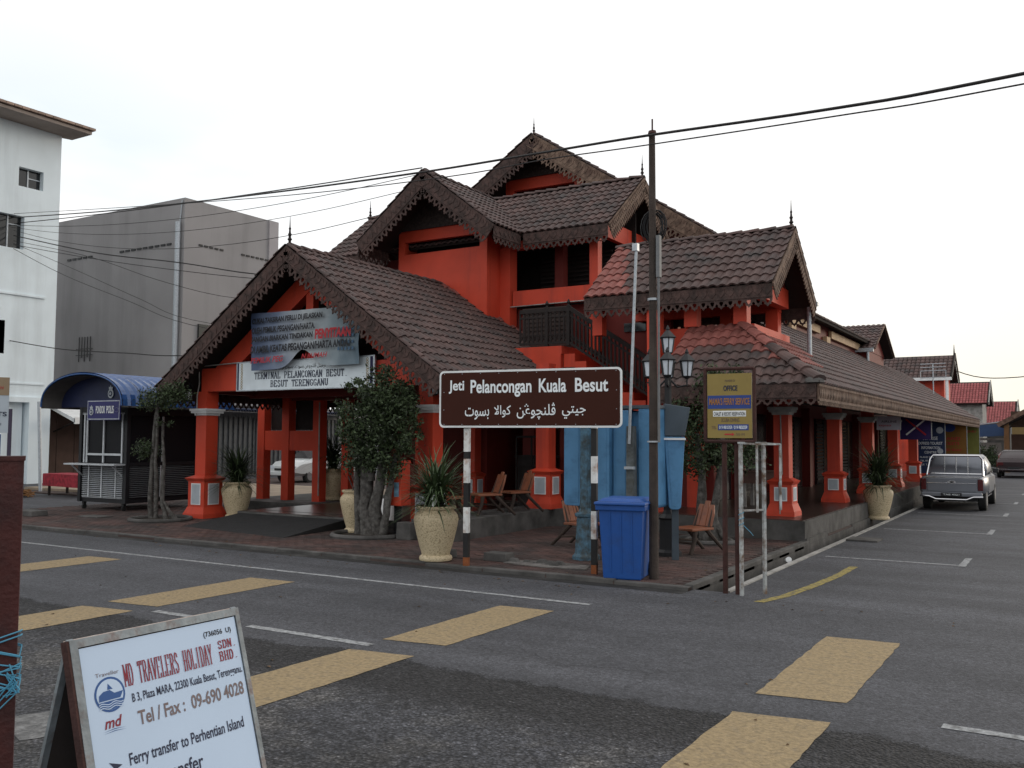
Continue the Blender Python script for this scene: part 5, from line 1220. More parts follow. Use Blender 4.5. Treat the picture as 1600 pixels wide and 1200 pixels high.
MB().frus(0, -.02, 0, 1.98, .065, .055).build('square_post', M('weathered_grey_wood', (.14, .16, .17), .85, .35, 4, .5, 30, dirt=(.07, .07, .06), dsc=3, damt=.7), p2)
hoodshape(p2, -.33, -.08, .05, .5, .8, 2.22, PB); hoodshape(p2, .08, .36, .05, .5, .78, 2.24, PB); hoodshape(p2, -.1, .1, .2, .5, .85, 2.2, PB)
MB().box(-.34, .38, .04, .52, 2.241, 2.29).build('hood_top', PG, p2)
MB().tube([(.13, -.12, 4.62), (.0, -.1, 1.72)], .022, 8).box(.08, .16, -.16, -.08, 4.55, 4.66).box(-.07, .09, -.13, -.08, 1.35, 1.39).build('stay_pipe', GALV, p2)
p3 = thing('payphone_stand', 'narrow tapering blue payphone hood with grey box top right of the dark pole', 'payphone', (-5.0, 12.9, PAVZ), rad(25))
MB().frus(0, .15, 0, 1.0, .05, .05).build('square_post', PG, p3)
hoodshape(p3, -.16, .14, .0, .3, .75, 1.83, PB, taper=.06)
MB().prism([(-.16, 0), (.14, 0), (.22, .42), (-.16, .48)], (0, -.02, 1.84), (1, 0, 0), (0, 0, 1), (0, 1, 0), .34).build('hood_top', PG, p3, bevel=.01)
MB().box(-.17, .15, -.03, .0, 1.78, 1.81).build('hood_strap', WHITE, p3)
# ================================================================== STREET LANTERN POST
lp_ = thing('street_lamp', 'black lamp post with a cluster of glazed lanterns behind the wooden pole', 'street lamp', (-5.33, 13.45, PAVZ))
MB().lathe([(.2, 0), (.2, .06), (.15, .1), (.14, .55), (.16, .58), (.1, .64), (.075, .7), (.06, 2.0), (.05, 2.95), (.08, 2.97), (.04, 3.02)], 16, flute=.04, fn=8).build('post', BLACKM, lp_)
am = MB(); heads = [(0, 0, 3.1)]
for k in range(4):
    a = rad(20 + 90 * k); dx, dy = math.cos(a) * .29, math.sin(a) * .29
    am.tube([(0, 0, 2.75), (dx * .5, dy * .5, 2.6), (dx, dy, 2.63), (dx, dy, 2.72)], .018, 6); heads.append((dx, dy, 2.73))
am.build('arm', BLACKM, lp_)
for h in heads:
    f_, g_ = lantern_mesh(h, .98); l_ = f_.build('lantern', BLACKM, lp_); g_.build('lamp_glass', FROST, l_)
# ================================================================== OFFICE SIGN AND RUSTY FRAME
os_ = thing('office_sign', 'mustard yellow office and ferry service sign in a dark rusty frame', 'sign', (-3.5, 10.82, 0), rad(3))
GOLD = M('mustard_board', (.26, .19, .055), .6, .1, 4, .03)
MB().box(-.27, .27, -.01, .012, 1.86, 2.64).build('board', GOLD, os_)
fm_ = MB()
for a, b in (((-.30, 0, 1.82), (-.30, 0, 2.70)), ((.30, 0, 1.82), (.30, 0, 2.70)), ((-.3, 0, 2.70), (.3, 0, 2.70)), ((-.3, 0, 1.82), (.3, 0, 1.82))): fm_.tube([a, b], .022, 8)
fm_.tube([(-.3, 0, 2.66), (-.29, 0, 2.7), (-.26, 0, 2.71)], .022, 8)
fm_.build('frame', RUST, os_)
for x in (-.075, .075): MB().tube([(x, .03, 0), (x, .03, 1.84)], .032, 8).build('post', RUST, os_)
ROY = M('royal_blue_panel', (.02, .05, .22), .5, .1, 5, 0); ORL = M('orange_lettering', (.36, .16, .04), .6, .1, 5, 0)
MB().box(-.265, .262, -.0125, -.0105, 2.215, 2.375).build('band', ROY, os_); MB().box(-.2, .2, -.0125, -.0105, 2.12, 2.19).build('band', SWH, os_); MB().box(-.14, .23, -.0125, -.0105, 1.955, 2.025).build('band', ROY, os_)
text('MAMPIR DI', (-.05, -.011, 2.54), XV, YV, .12, .025, GREYL, os_); text('OFFICE', (-.07, -.011, 2.43), XV, YV, .17, .065, INK, os_, offs=.03)
text("MAMA'S FERRY SERVICE", (-.245, -.0135, 2.26), XV, YV, .49, .085, ORL, os_, offs=.02); text('CHALET & RESORT RESERVATION', (-.19, -.0135, 2.13), XV, YV, .38, .045, BLK, os_, offs=.01)
text('SCUBA DIVING', (-.1, -.011, 2.055), XV, YV, .22, .045, GREYL, os_, offs=.01); text('TEL', (-.22, -.011, 1.97), XV, YV, .06, .035, GREYL, os_); text('019-9810359 / 019-9850359', (-.125, -.0135, 1.968), XV, YV, .34, .042, LW, os_, offs=.01)
MB().prism([(0, .012), (.09, .012), (.09, 0), (.12, .02), (.09, .04), (.09, .028), (0, .028)], (-.06, -.011, 1.885), (1, 0, 0), (0, 0, 1), (0, -1, 0), .002).build('arrow', REDL, os_)
text('50 M', (.08, -.011, 1.89), XV, YV, .1, .03, GREYL, os_)
rf_ = thing('empty_sign_frame', 'peeling white and rusty metal frame without its board at the kerb', 'sign frame', (-3.26, 10.92, 0), rad(55))
PLW = M('peeling_white_steel', (.44, .46, .46), .8, .3, 8, .3, 40, dirt=(.14, .09, .06), dsc=9, damt=.6)
f2 = MB()
for x in (-.17, .17): f2.box(x - .018, x + .018, -.018, .018, 0, 1.79)
f2.build('leg', PLW, rf_)
MB().box(-.2, .2, -.02, .02, 1.79, 1.815).box(-.17, .17, -.018, .018, .99, 1.01).bar((-.17, -.3, 1.0), (-.17, -.3, 1.79), .02).bar((.17, -.3, 1.02), (.17, -.3, 1.79), .02).bar((-.17, -.3, 1.79), (-.17, 0, 1.8), .02).bar((.17, -.3, 1.79), (.17, 0, 1.8), .02).bar((-.17, -.3, 1.79), (.17, -.3, 1.79), .02).build('crossbar', PLW, rf_)
bt_ = MB()
for i in range(9): bt_.tube([(-.17 + .03 * math.cos(i * 2 + t), .03 * math.sin(i * 2 + t), .8 + i * .02 + .01 * t) for t in range(6)], .004, 4)
bt_.tube([(-.17, 0, .85), (-.08, -.05, .75), (-.02, -.03, .7)], .004, 4)
o = tag(bt_.build('blue_string', M('blue_nylon', (.08, .30, .45), .5, .2, 9, 0)), 'frayed blue string tied round the empty sign frame leg', 'string'); o.location = (-3.26, 10.92, 0); o.rotation_euler = (0, 0, rad(55))
# ================================================================== CHAIRS
WD = M('varnished_red_wood', (.26, .085, .038), .42, .3, 3, .1, 30, spec=.5, dirt=(.13, .045, .025), dsc=6, damt=.5); LOGM = M('dark_crooked_wood', (.05, .035, .028), .8, .3, 8, .4, 30)
def make_chair():
    t = thing('garden_chair', '', 'chair')
    # faces +X locally; seat of planks, tall rounded back
    for k, y in enumerate((-.16, 0, .16)): MB().box(-.24, .26, y - .075, y + .075, .36, .40).build('seat_plank', WD, t, bevel=.008)
    for k, (y, h) in enumerate(((-.13, .36), (0, .42), (.13, .36))):
        mb = MB(); pr = [(-.062, 0), (.062, 0), (.06, h * .6), (.045 if k == 1 else (.02 if y > 0 else .058), h), (-.045 if k == 1 else (-.058 if y > 0 else -.02), h)]
        mb.prism(pr, (-.22, y, .41), (0, 1, 0), Vector((-.34, 0, .94)), Vector((-.94, 0, -.34)), .03); mb.build('back_plank', WD, t, bevel=.006)
    for sy in (-.2, .2):
        MB().tube([(-.12, sy, .36), (-.2, sy * 1.05, .28), (-.33, sy * 1.1, .16), (-.52, sy * 1.15, 0)], [.04, .035, .03, .026], 8).build('leg', LOGM, t, smooth=True)
        MB().tube([(.16, sy, .36), (.18, sy, .2), (.27, sy * 1.05, 0)], [.04, .034, .03], 8).build('leg', LOGM, t, smooth=True)
    MB().tube([(.2, .2, .17), (.2, -.2, .17)], .02, 6).tube([(.18, -.2, .2), (-.3, -.22, .16)], .02, 6).tube([(-.2, -.15, .36), (-.37, -.13, .75)], .022, 6).tube([(-.2, .15, .36), (-.37, .13, .75)], .022, 6).build('stretcher', LOGM, t)
    return t
GC = 'rustic wooden garden chairs'
c0 = make_chair(); c0.location = (-5.15, 14.0, PAVZ); c0.rotation_euler = (0, 0, rad(248)); c0['label'] = 'red varnished wooden chair on the pavement between the dark pole and the tree'; c0['group'] = GC
for loc, rz, lb in (((-6.95, 13.75, PAVZ), -15, 'wooden garden chair mostly hidden behind the fluted blue post'), ((-9.45, 14.6, .4), 240, 'left one of two wooden chairs side by side on the porch edge'), ((-9.4, 15.6, .4), 246, 'right one of two wooden chairs side by side on the porch edge'), ((-9.55, 13.5, .4), 20, 'wooden chair in shade right behind the nearest urn plant')):
    dup(c0, loc, rad(rz), lb)
# post box
pb_ = thing('post_box', 'red post box with a pale blue notice beside the right porch column', 'post box', (-10.55, 13.35, PAVZ))
MB().frus(0, 0, .55, 1.32, .17, .17, .14, .14).frus(0, 0, 1.32, 1.38, .19, .17, .16, .14).build('box', RED, pb_, bevel=.015)
MB().frus(0, 0, 0, .55, .05, .05).frus(0, 0, 0, .04, .14, .13).build('stand', BLACKM, pb_); MB().box(-.1, .1, -.146, -.141, 1.2, 1.225).build('slot', BLACKM, pb_); MB().box(.02, .13, -.147, -.141, .72, .98).build('notice', M('pale_blue_poster', (.18, .34, .48), .6, .5, 12, 0), pb_)
# concrete planters / blocks
for nm, lab, x, y, sx, sy, h, z in (('concrete_block', 'low concrete block left behind the nearest urn', -8.15, 11.35, .22, .14, .12, PAVZ), ('concrete_block', 'low concrete block right of the nearest urn by the sign post', -7.2, 11.5, .2, .13, .12, PAVZ), ('concrete_planter', 'small grey concrete trough at the porch corner by the post box', -10.05, 13.0, .16, .13, .3, PAVZ), ('concrete_block', 'low concrete block on the pavement left of the kiosk', -20.0, 12.1, .35, .2, .12, PAVZ)):
    tag(MB().frus(x, y, z, z + h, sx, sx * .95, sy, sy * .95).build(nm, CONC, bevel=.012), lab, 'block' if 'block' in nm else 'planter')
sl_ = tag(B(-18.9, -18.2, 12.5, 12.9, PAVZ + .002, PAVZ + .02).build('drain_lid', CONC), 'pale metal lid set in the pavement left of the clipped tree', 'drain lid')
cu = tag(MB().lathe([(.03, 0), (.042, .11), (.045, .11), (.045, .118)], 14).build('paper_cup', WHITE), 'crushed white drink cup lying in the street drain', 'cup'); cu.location = (-3.75, 14.3, -.0); cu.rotation_euler = (rad(80), 0, rad(30))
# arcade bench / sewing table
tb_ = thing('arcade_table', 'old brown work table with a pale iron leg standing in the arcade', 'table', (-5.6, 19.6, .41))
MB().box(-.35, .35, -.3, .3, .5, .74).build('cabinet', M('faded_brown_board', (.13, .075, .06), .7, .2, 5, .1), tb_); MB().box(-.42, .42, -.33, .33, .74, .77).build('table_top', M('faded_brown_board', (.13, .075, .06)), tb_)
for sx in (-.34, .34):
    for sy in (-.28, .28): MB().frus(sx, sy, 0, .5, .035, .03).build('leg', CONCL, tb_)
# ================================================================== SIGNS IN THE ARCADE
def hang(name, label, x, y, z0, z1, w, mat, txt=(), yaw=0, band=None):
    t = thing(name, label, 'sign', (x, y, z0), yaw); h = z1 - z0
    MB().box(-w / 2, w / 2, -.02, .02, 0, h).build('board', mat, t)
    MB().box(-w / 2, -w / 2 + .02, -.03, .03, 0, h).box(w / 2 - .02, w / 2, -.03, .03, 0, h).build('frame', GALV, t)
    for body, a, zz, ww, hh, mt_ in txt: text(body, (-w / 2 + a, -.024, zz), XV, YV, ww, hh, mt_, t, offs=.01)
    return t
hang('hanging_sign', 'small white hanging board with a red line under the arcade eave', -4.25, 27.0, 2.12, 2.5, .62, M('grey_white_board', (.42, .44, .5), .5, .1, 5, 0), (('AIRLINE', .12, .2, .4, .06, BLK), ('express', .06, .08, .32, .06, REDL)))
xs_ = hang('hanging_sign', 'square navy hanging sign with a crossed emblem in red and white', -4.2, 31.8, 1.86, 2.66, .95, M('deep_violet_board', (.03, .015, .10), .5, .1, 5, 0))
for s in (1, -1): MB().bar((-.28, -.03, .15 if s > 0 else .65), (.3, -.03, .65 if s > 0 else .15), .05, .008, upv=(0, 1, 0)).build('emblem_stroke', SWH if s > 0 else REDL, xs_)
jb = hang('tall_banner', 'tall navy tourist information board in the arcade behind the pickup', -4.3, 36.2, .65, 2.6, 1.0, M('poster_navy', (.015, .03, .085), .5, .1, 5, 0),
    (('SUNRISE', .25, 1.2, .5, .12, LW), ('EXPRESS TOURIST', .1, 1.03, .8, .1, LW), ('INFORMATION', .2, .87, .62, .1, LW), ('CENTRE', .3, .71, .4, .09, LW), ('ISLAND TICKETS', .15, .55, .6, .06, LW), ('TEL 09-697 4095', .15, .42, .65, .06, LW), ('BUS  TAXI  BOAT', .15, .28, .65, .06, LW)))
for cx, cz, r_ in ((.82, 1.55, .12), (.82, .8, .1)): MB().prism([(r_ * math.cos(a * .524), r_ * math.sin(a * .524)) for a in range(12)], (cx - .5, -.024, cz), (1, 0, 0), (0, 0, 1), (0, -1, 0), .004).build('disc', PANEL, jb)
yb = hang('tall_banner', 'tall orange yellow ticket board under the end of the long eave', -4.2, 41.5, .7, 2.75, 1.3, M('poster_orange', (.19, .085, .012), .5, .12, 3, 0), (('ISLAND', .25, 1.15, .8, .12, REDL), ('TICKETS', .3, .95, .7, .12, REDL), ('SPEED BOAT', .3, .7, .8, .1, REDL)))
MB().prism([(.22 * math.cos(a * .524), .17 * math.sin(a * .524)) for a in range(12)], (0, -.024, 1.65), (1, 0, 0), (0, 0, 1), (0, -1, 0), .004).build('oval_badge', ROY, yb)
hang('tall_banner', 'narrow yellow green board at the far end of the arcade', -3.9, 46.9, .6, 2.75, .8, M('poster_lime', (.15, .15, .03), .5, .2, 3, 0), (('MENU', .15, 1.6, .5, .1, REDL),))
# TV antenna on the long roof
an = thing('tv_antenna', 'grey multi-bar television antenna standing on the long tiled roof', 'antenna', (-5.0, 43.5, 3.6))
MB().tube([(0, 0, -.6), (0, 0, 1.58)], .025, 6).build('mast', GALV, an)
ab = MB()
for z in (.75, 1.05, 1.2, 1.35): ab.tube([(-.5, -.05, z + .2), (.5, .05, z + .22)], .018, 5)
for x in (-.5, .5): ab.tube([(x, 0, .95), (x * 1.02, 0, 1.25)], .016, 5)
ab.build('bars', GALV, an)

lit = MB(); rl_ = random.Random(9)
for i in range(170):
    if i % 2: x, y, z = rl_.uniform(-18, -4.1), rl_.uniform(10.8, 13.2), PAVZ + .004
    else: x, y, z = rl_.uniform(-16, -1), rl_.choice((rl_.uniform(10.1, 10.6), rl_.uniform(5, 10))), .004
    a = rl_.uniform(0, 6.3); s_ = rl_.uniform(.012, .035); c_, q_ = math.cos(a) * s_, math.sin(a) * s_
    lit.add([(x - c_, y - q_, z), (x + q_ * .5, y - c_ * .5, z + .006), (x + c_, y + q_, z + .002), (x - q_ * .5, y + c_ * .5, z + .01)], [(0, 1, 2, 3)])
tag(lit.build('fallen_leaves', M('dry_leaf', (.10, .06, .03), .8, .4, 3, 0, island=.6, world=True)), 'scattered dry leaves on the pavement and kerbside', kind='stuff')
# ================================================================== VEHICLES
SIL = M('silver_car_paint', (.17, .18, .205), .32, .05, 2, 0, metal=.45, spec=.6); DRED = M('dark_maroon_paint', (.03, .018, .02), .25, .05, 2, 0, metal=.3, spec=.6); CGL = M('car_glass', (.02, .022, .025), .06, .05, 2, 0, spec=.8)
TLR = M('tail_light_red', (.07, .008, .01), .25, .1, 5, 0); CHR = M('chrome', (.6, .6, .62), .18, .05, 4, 0, metal=1.0); PLT = M('number_plate_black', (.02, .02, .022), .4, .1, 4, 0); WPT = M('white_car_paint', (.6, .62, .62), .3, .05, 2, 0, spec=.6)
def loft(secs, cap=True):
    """secs: list of (y, [(x,z)...]) rings of equal length"""
    mb = MB(); n = len(secs[0][1]); v = []
    for y, ring in secs: v += [(x, y, z) for x, z in ring]
    f = [(i * n + j, i * n + (j + 1) % n, (i + 1) * n + (j + 1) % n, (i + 1) * n + j) for i in range(len(secs) - 1) for j in range(n)]
    if cap: f += [tuple(range(n)), tuple((len(secs) - 1) * n + j for j in range(n))]
    return mb.add(v, f)
def ring(hw, z0, z1, tw=None, r=.06, belly=.0):
    tw = hw if tw is None else tw
    return [(-hw + r, z0), (hw - r, z0), (hw, z0 + r), (hw + belly, (z0 + z1) / 2), (tw + (hw - tw) * .1, z1 - r), (tw - r, z1), (-tw + r, z1), (-tw - (hw - tw) * .1, z1 - r), (-hw - belly, (z0 + z1) / 2), (-hw, z0 + r)]
def wheel(par, x, y, r=.34, w=.2):
    sx = 1 if x > 0 else -1
    t = MB().tube([(x - w / 2, y, r), (x - w / 2 + .02, y, r), (x + w / 2 - .02, y, r), (x + w / 2, y, r)], [r * .93, r, r, r * .93], 24).build('tyre', RUB, None, smooth=True)
    h = thing('wheel', '', '', (0, 0, 0)); 
    for k in ('label', 'category'): 
        if k in h: del h[k]
    h.parent = par; t.parent = h
    MB().tube([(x + sx * (w / 2 - .03), y, r), (x + sx * (w / 2 + .006), y, r)], r * .62, 16).build('rim', M('dull_alloy', (.2, .2, .21), .5, .2, 10, .05, metal=.5), h)
pk = thing('pickup_truck', 'silver double cab pickup truck with chrome roll bar parked tail towards us', 'pickup truck', (-2.66, 26.5, 0))
pk.scale = (.95, 1, .88)
HW = .80
# local y: 0 at the tailgate, truck faces +y
b1 = loft([(0.0, ring(HW - .03, .55, .98, r=.05)), (.06, ring(HW, .5, 1.0, r=.06, belly=.02)), (1.5, ring(HW, .48, 1.02, r=.06, belly=.02))]); b1.build('cargo_bed', SIL, pk, smooth=True)
b2 = loft([(1.51, ring(HW, .42, 1.02, r=.06, belly=.02)), (3.2, ring(HW, .42, 1.02, r=.06, belly=.02)), (4.5, ring(HW - .03, .45, .98, r=.08)), (4.85, ring(HW - .12, .5, .85, r=.1))]); b2.build('cab_body', SIL, pk, smooth=True)
cabr = loft([(1.52, ring(HW - .04, 1.02, 1.35, HW - .14, r=.05)), (1.66, ring(HW - .04, 1.02, 1.62, HW - .17, r=.07)), (2.9, ring(HW - .04, 1.02, 1.64, HW - .17, r=.07)), (3.6, ring(HW - .05, 1.02, 1.08, HW - .1, r=.02))]); cabr.build('cab_roof', SIL, pk, smooth=True)
MB().add([(-HW + .17, 1.525, 1.1), (HW - .17, 1.525, 1.1), (HW - .22, 1.63, 1.54), (-HW + .22, 1.63, 1.54)], [(0, 1, 2, 3)]).build('rear_window', CGL, pk)
for sx in (-1, 1): MB().add([(sx * (HW - .035), 1.75, 1.08), (sx * (HW - .035), 3.3, 1.08), (sx * (HW - .15), 2.95, 1.55), (sx * (HW - .15), 1.8, 1.55)], [(0, 1, 2, 3)]).build('side_window', CGL, pk)
tg = MB().box(-.62, .62, -.02, .03, .58, .97); tg.build('tailgate', SIL, pk, bevel=.012)
MB().box(-.62, .62, -.032, -.021, .82, .84).box(-.7, .7, -.01, .02, .985, 1.01).build('trim_strip', CHR, pk)
MB().prism([(.11 * math.cos(a * .524), .045 * math.sin(a * .524)) for a in range(12)], (0, -.021, .86), (1, 0, 0), (0, 0, 1), (0, -1, 0), .015).build('tailgate_handle', CHR, pk)
MB().prism([(.06 * math.cos(a * .524), .025 * math.sin(a * .524)) for a in range(12)], (0, -.037, .86), (1, 0, 0), (0, 0, 1), (0, -1, 0), .006).build('handle_recess', BLACKM, pk)
for sx in (-1, 1): MB().box(min(sx * .64, sx * .775), max(sx * .64, sx * .775), -.025, .05, .62, .95).build('tail_light', TLR, pk, bevel=.015)
MB().box(-.76, .76, -.16, .0, .44, .56).build('rear_bumper', SIL, pk, bevel=.03)
MB().tube([(-.78, -.19, .45), (-.55, -.2, .44), (-.38, -.2, .36), (.38, -.2, .36), (.55, -.2, .44), (.78, -.19, .45)], .028, 8).build('nudge_bar', CHR, pk, smooth=True)
pl_ = MB().box(-.26, .26, -.172, -.162, .45, .55).build('number_plate', PLT, pk); text('TAB 4321', (-.2, -.173, .475), XV, YV, .4, .05, LW, pk)
rbar = MB()
for yb in (1.2,):
    rbar.tube([(-.72, .75, 1.02), (-.68, 1.15, 1.5), (-.6, 1.2, 1.62), (.6, 1.2, 1.62), (.68, 1.15, 1.5), (.72, .75, 1.02)], .032, 8)
for x in (-.3, 0, .3): rbar.tube([(x, 1.2, 1.03), (x, 1.2, 1.62)], .016, 6)
rbar.tube([(-.7, 1.2, 1.06), (.7, 1.2, 1.06)], .025, 8)
rbar.build('roll_bar', CHR, pk, smooth=True)
MB().box(-.72, .72, .1, 1.3, .985, 1.005).box(-.6, .6, .3, 4.4, .28, .5).build('underbody', BLACKM, pk)
for x in (-.7, .7):
    for y in (.75, 3.85): wheel(pk, x, y)
for sx in (-1, 1): MB().box(min(sx * .8, sx * .95), max(sx * .8, sx * .95), 3.15, 3.25, 1.05, 1.2).build('wing_mirror', BLACKM, pk, bevel=.02)
for sx in (-1, 1): MB().box(min(sx * .7, sx * .76), max(sx * .7, sx * .76), 1.6, 3.2, .36, .4).build('side_step', CHR, pk)

def saloon(label, loc, rz, paint_, front=False):
    t = thing('parked_car', label, 'car', loc, rz); H = .78
    loft([(0, ring(H - .1, .42, .78, r=.08)), (.15, ring(H - .02, .32, .92, r=.08)), (.8, ring(H, .28, .95, r=.08, belly=.02)), (2.9, ring(H, .28, .93, r=.08, belly=.02)), (3.7, ring(H - .02, .3, .85, r=.1)), (4.0, ring(H - .1, .35, .68, r=.1))]).build('body', paint_, t, smooth=True)
    loft([(.55, ring(H - .08, .92, .95, H - .12, r=.01)), (1.0, ring(H - .06, .92, 1.34, H - .2, r=.07)), (2.2, ring(H - .06, .92, 1.37, H - .2, r=.07)), (3.05, ring(H - .08, .9, .94, H - .12, r=.01))]).build('roof', paint_, t, smooth=True)
    MB().add([(-.58, .6, .98), (.58, .6, .98), (.5, .97, 1.29), (-.5, .97, 1.29)], [(0, 1, 2, 3)]).build('rear_window', CGL, t)
    MB().add([(-.6, 3.0, .99), (.6, 3.0, .99), (.52, 2.3, 1.32), (-.52, 2.3, 1.32)], [(0, 1, 2, 3)]).build('windscreen', CGL, t)
    for sx in (-1, 1):
        MB().add([(sx * (H - .05), .85, .96), (sx * (H - .05), 2.9, .96), (sx * (H - .17), 2.25, 1.3), (sx * (H - .17), 1.1, 1.3)], [(0, 1, 2, 3)]).build('side_window', CGL, t)
        MB().box(min(sx * .45, sx * .7), max(sx * .45, sx * .7), -.01, .08, .62, .78).build('tail_light', TLR, t, bevel=.01)
        MB().box(min(sx * .42, sx * .68), max(sx * .42, sx * .68), 3.9, 4.01, .58, .7).build('headlight', FROST, t, bevel=.01)
    MB().box(-.74, .74, -.06, .05, .34, .5).build('bumper', paint_, t, bevel=.03); MB().box(-.7, .7, 3.98, 4.06, .32, .48).build('bumper', paint_, t, bevel=.03)
    MB().box(-.7, .7, -.068, -.058, .42, .44).build('bumper_strip', CHR, t)
    MB().box(-.38, .38, 3.99, 4.03, .52, .6).build('grille', BLACKM, t)
    MB().box(-.26, .26, -.072, -.06, .56 - .1, .56).build('number_plate', PLT, t)
    for x in (-.68, .68):
        for y in (.75, 3.2): wheel(t, x, y, .3, .18)
    return t
saloon('dark maroon saloon car parked beyond the pickup, tail towards us', (-2.35, 51.0, 0), 0, DRED)
saloon('white car seen nose on between the red pillars at the back of the porch', (-26.5, 30.2, 0), rad(180), WPT)

# ================================================================== FAR RIGHT STREET
fb2 = thing('gabled_kiosk_block', 'far terminal block with brown tiled gable, red walls and pale gutter beyond the long roof', 'building', (-7.5, 57, 0)); fi = Matrix.Translation((7.5, -57, 0))
def psl(name, par, inv, pts, mat, th=.1):
    P = [Vector(p) for p in pts]; n = (P[1] - P[0]).cross(P[2] - P[0]).normalized()
    if n.z < 0: n = -n
    k = len(P); mb = MB().add([p - n * th for p in P] + P, [tuple(range(k - 1, -1, -1)), tuple(range(k, 2 * k))] + [(i, (i + 1) % k, k + (i + 1) % k, k + i) for i in range(k)])
    return pt(mb, name, mat, par, inv)
def ribs(par, inv, O, U, V, Lu, Lv, mat, pu=.24, pv_=.33):
    fr = frame(O, U, V); mb = MB(); U = Vector(U).normalized(); V = Vector((fr[0][1], fr[1][1], fr[2][1])); Nn = U.cross(V)
    if Nn.z < 0: Nn = -Nn
    O = Vector(O)
    for i in range(int(Lu / pu)):
        for j in range(int(Lv / pv_)):
            o = O + U * i * pu + V * j * pv_
            pts = [(0, 0), (.06, .045), (.14, .05), (pu - .02, 0)]
            v = [o + U * a + Nn * (b + .03) for a, b in pts] + [o + V * pv_ + U * a + Nn * (b + .005) for a, b in pts]
            mb.add(v, [(k, k + 1, 5 + k, 4 + k) for k in range(3)] + [(3, 2, 1, 0)])
    q = pt(mb, 'roof_tiling', mat, par, Matrix.Identity(4)); q['kind'] = 'stuff'; return q
gx0, gx1, gy, gz_, gh, gr = -12, -5.5, 57.6, 6.69, 2.0, 1.4
for s in (1, -1):
    a = psl('roof', fb2, fi, [(gx0, gy, gz_), (gx1, gy, gz_), (gx1, gy - s * gh, gz_ - gr), (gx0, gy - s * gh, gz_ - gr)], DECK)
    ribs(a, fi, (gx0, gy - s * gh, gz_ - gr + .01), (1, 0, 0), (0, s * gh, gr), gx1 - gx0, math.hypot(gh, gr), TILE)
pt(MB().box(gx0, gx1 - .4, gy - 1.5, gy + 1.5, 0, 5.4).prism([(0, 0), (3, 0), (1.5, 1.0)], (gx1 - .45, gy - 1.5, 5.4), (0, 1, 0), (0, 0, 1), (-1, 0, 0), .1), 'wall', RED, fb2, fi)
pt(MB().box(gx0, gx1 + .05, gy - 2.15, gy - 2.0, 5.15, 5.32).tube([(gx1 - .2, gy - 2.05, 5.15), (gx1 - .2, gy - 2.05, 3.2)], .08, 8), 'gutter', WHITE, fb2, fi)
pt(MB().bar((gx1 + .05, gy, gz_ + .03), (gx1 + .05, gy - 2.05, gz_ - gr), .06, .22).bar((gx1 + .05, gy, gz_ + .03), (gx1 + .05, gy + 2.05, gz_ - gr), .06, .22), 'bargeboard', DARKW, fb2, fi)
pt(MB().tube([(gx1, gy, gz_), (gx1, gy, gz_ + .6)], [.05, .01], 6), 'finial', DARKW, fb2, fi)
r1 = thing('red_roofed_house', 'far house with bright red tiled gable roof stepping above another', 'building', (-6.5, 76, 0)); ri = Matrix.Translation((6.5, -76, 0))
def simple_house(par, inv, x0, x1, yr, zr, half, rise, wallc, zb=0, roofm=TILEF):
    for s in (1, -1):
        a = psl('roof', par, inv, [(x0, yr, zr), (x1, yr, zr), (x1, yr - s * half, zr - rise), (x0, yr - s * half, zr - rise)], DECK)
        ribs(a, inv, (x0, yr - s * half, zr - rise + .01), (1, 0, 0), (0, s * half, rise), x1 - x0, math.hypot(half, rise), roofm, .2, .3)
    pt(MB().box(x0 + .3, x1 - .4, yr - half + .5, yr + half - .5, zb, zr - rise + .15).prism([(0, 0), (2 * half - 1, 0), (half - .5, rise * .8)], (x1 - .45, yr - half + .5, zr - rise + .1), (0, 1, 0), (0, 0, 1), (-1, 0, 0), .1), 'wall', wallc, par, inv)
    pt(MB().bar((x1 + .05, yr, zr + .03), (x1 + .05, yr - half, zr - rise), .06, .25).bar((x1 + .05, yr, zr + .03), (x1 + .05, yr + half, zr - rise), .06, .25), 'bargeboard', CONCL, par, inv)
simple_house(r1, ri, -12, -4.95, 76.5, 6.2, 2.4, 1.7, CONCL)
r2 = thing('red_roofed_house', 'far lower house with broad bright red roof right of the stepped one', 'building', (-4.5, 84, 0)); ri2 = Matrix.Translation((4.5, -84, 0))
simple_house(r2, ri2, -12, -3.5, 84, 5.0, 4.2, 2.1, CONC)
cp_ = thing('blue_canopy', 'far open shelter with blue fascia and pale sheet roof across the road end', 'shelter', (-4.7, 67, 0)); ci = Matrix.Translation((4.7, -67, 0))
pt(MB().prism([(0, 0), (2.7, .35), (2.7, .42), (0, .07)], (-6.1, 65.9, 2.68), (1, 0, 0), (0, 0, 1), (0, 1, 0), 3.5), 'roof_sheet', GALV, cp_, ci)
pt(MB().prism([(0, 0), (2.6, .15), (2.6, .95), (0, .7)], (-6.0, 65.85, 2.0), (1, 0, 0), (0, 0, 1), (0, 1, 0), .05), 'fascia_board', M('canopy_blue', (.03, .07, .16), .5, .1, 3, 0, world=True), cp_, ci)
for x in (-6.0, -3.5):
    for y in (66.1, 69): pt(MB().frus(x, y, 0, 2.7, .06, .06), 'post', MATS['sunlit_cream_paint'], cp_, ci)
pt(MB().box(-5.4, -3.9, 69.2, 69.3, .9, 1.7).box(-5.6, -3.6, 69.25, 69.3, 1.85, 2.0), 'counter', CONCL, cp_, ci)
bh = thing('brown_gabled_shelter', 'far brown roofed shelter with yellow posts at the right edge', 'shelter', (-2, 61, 0)); bi_ = Matrix.Translation((2, -61, 0))
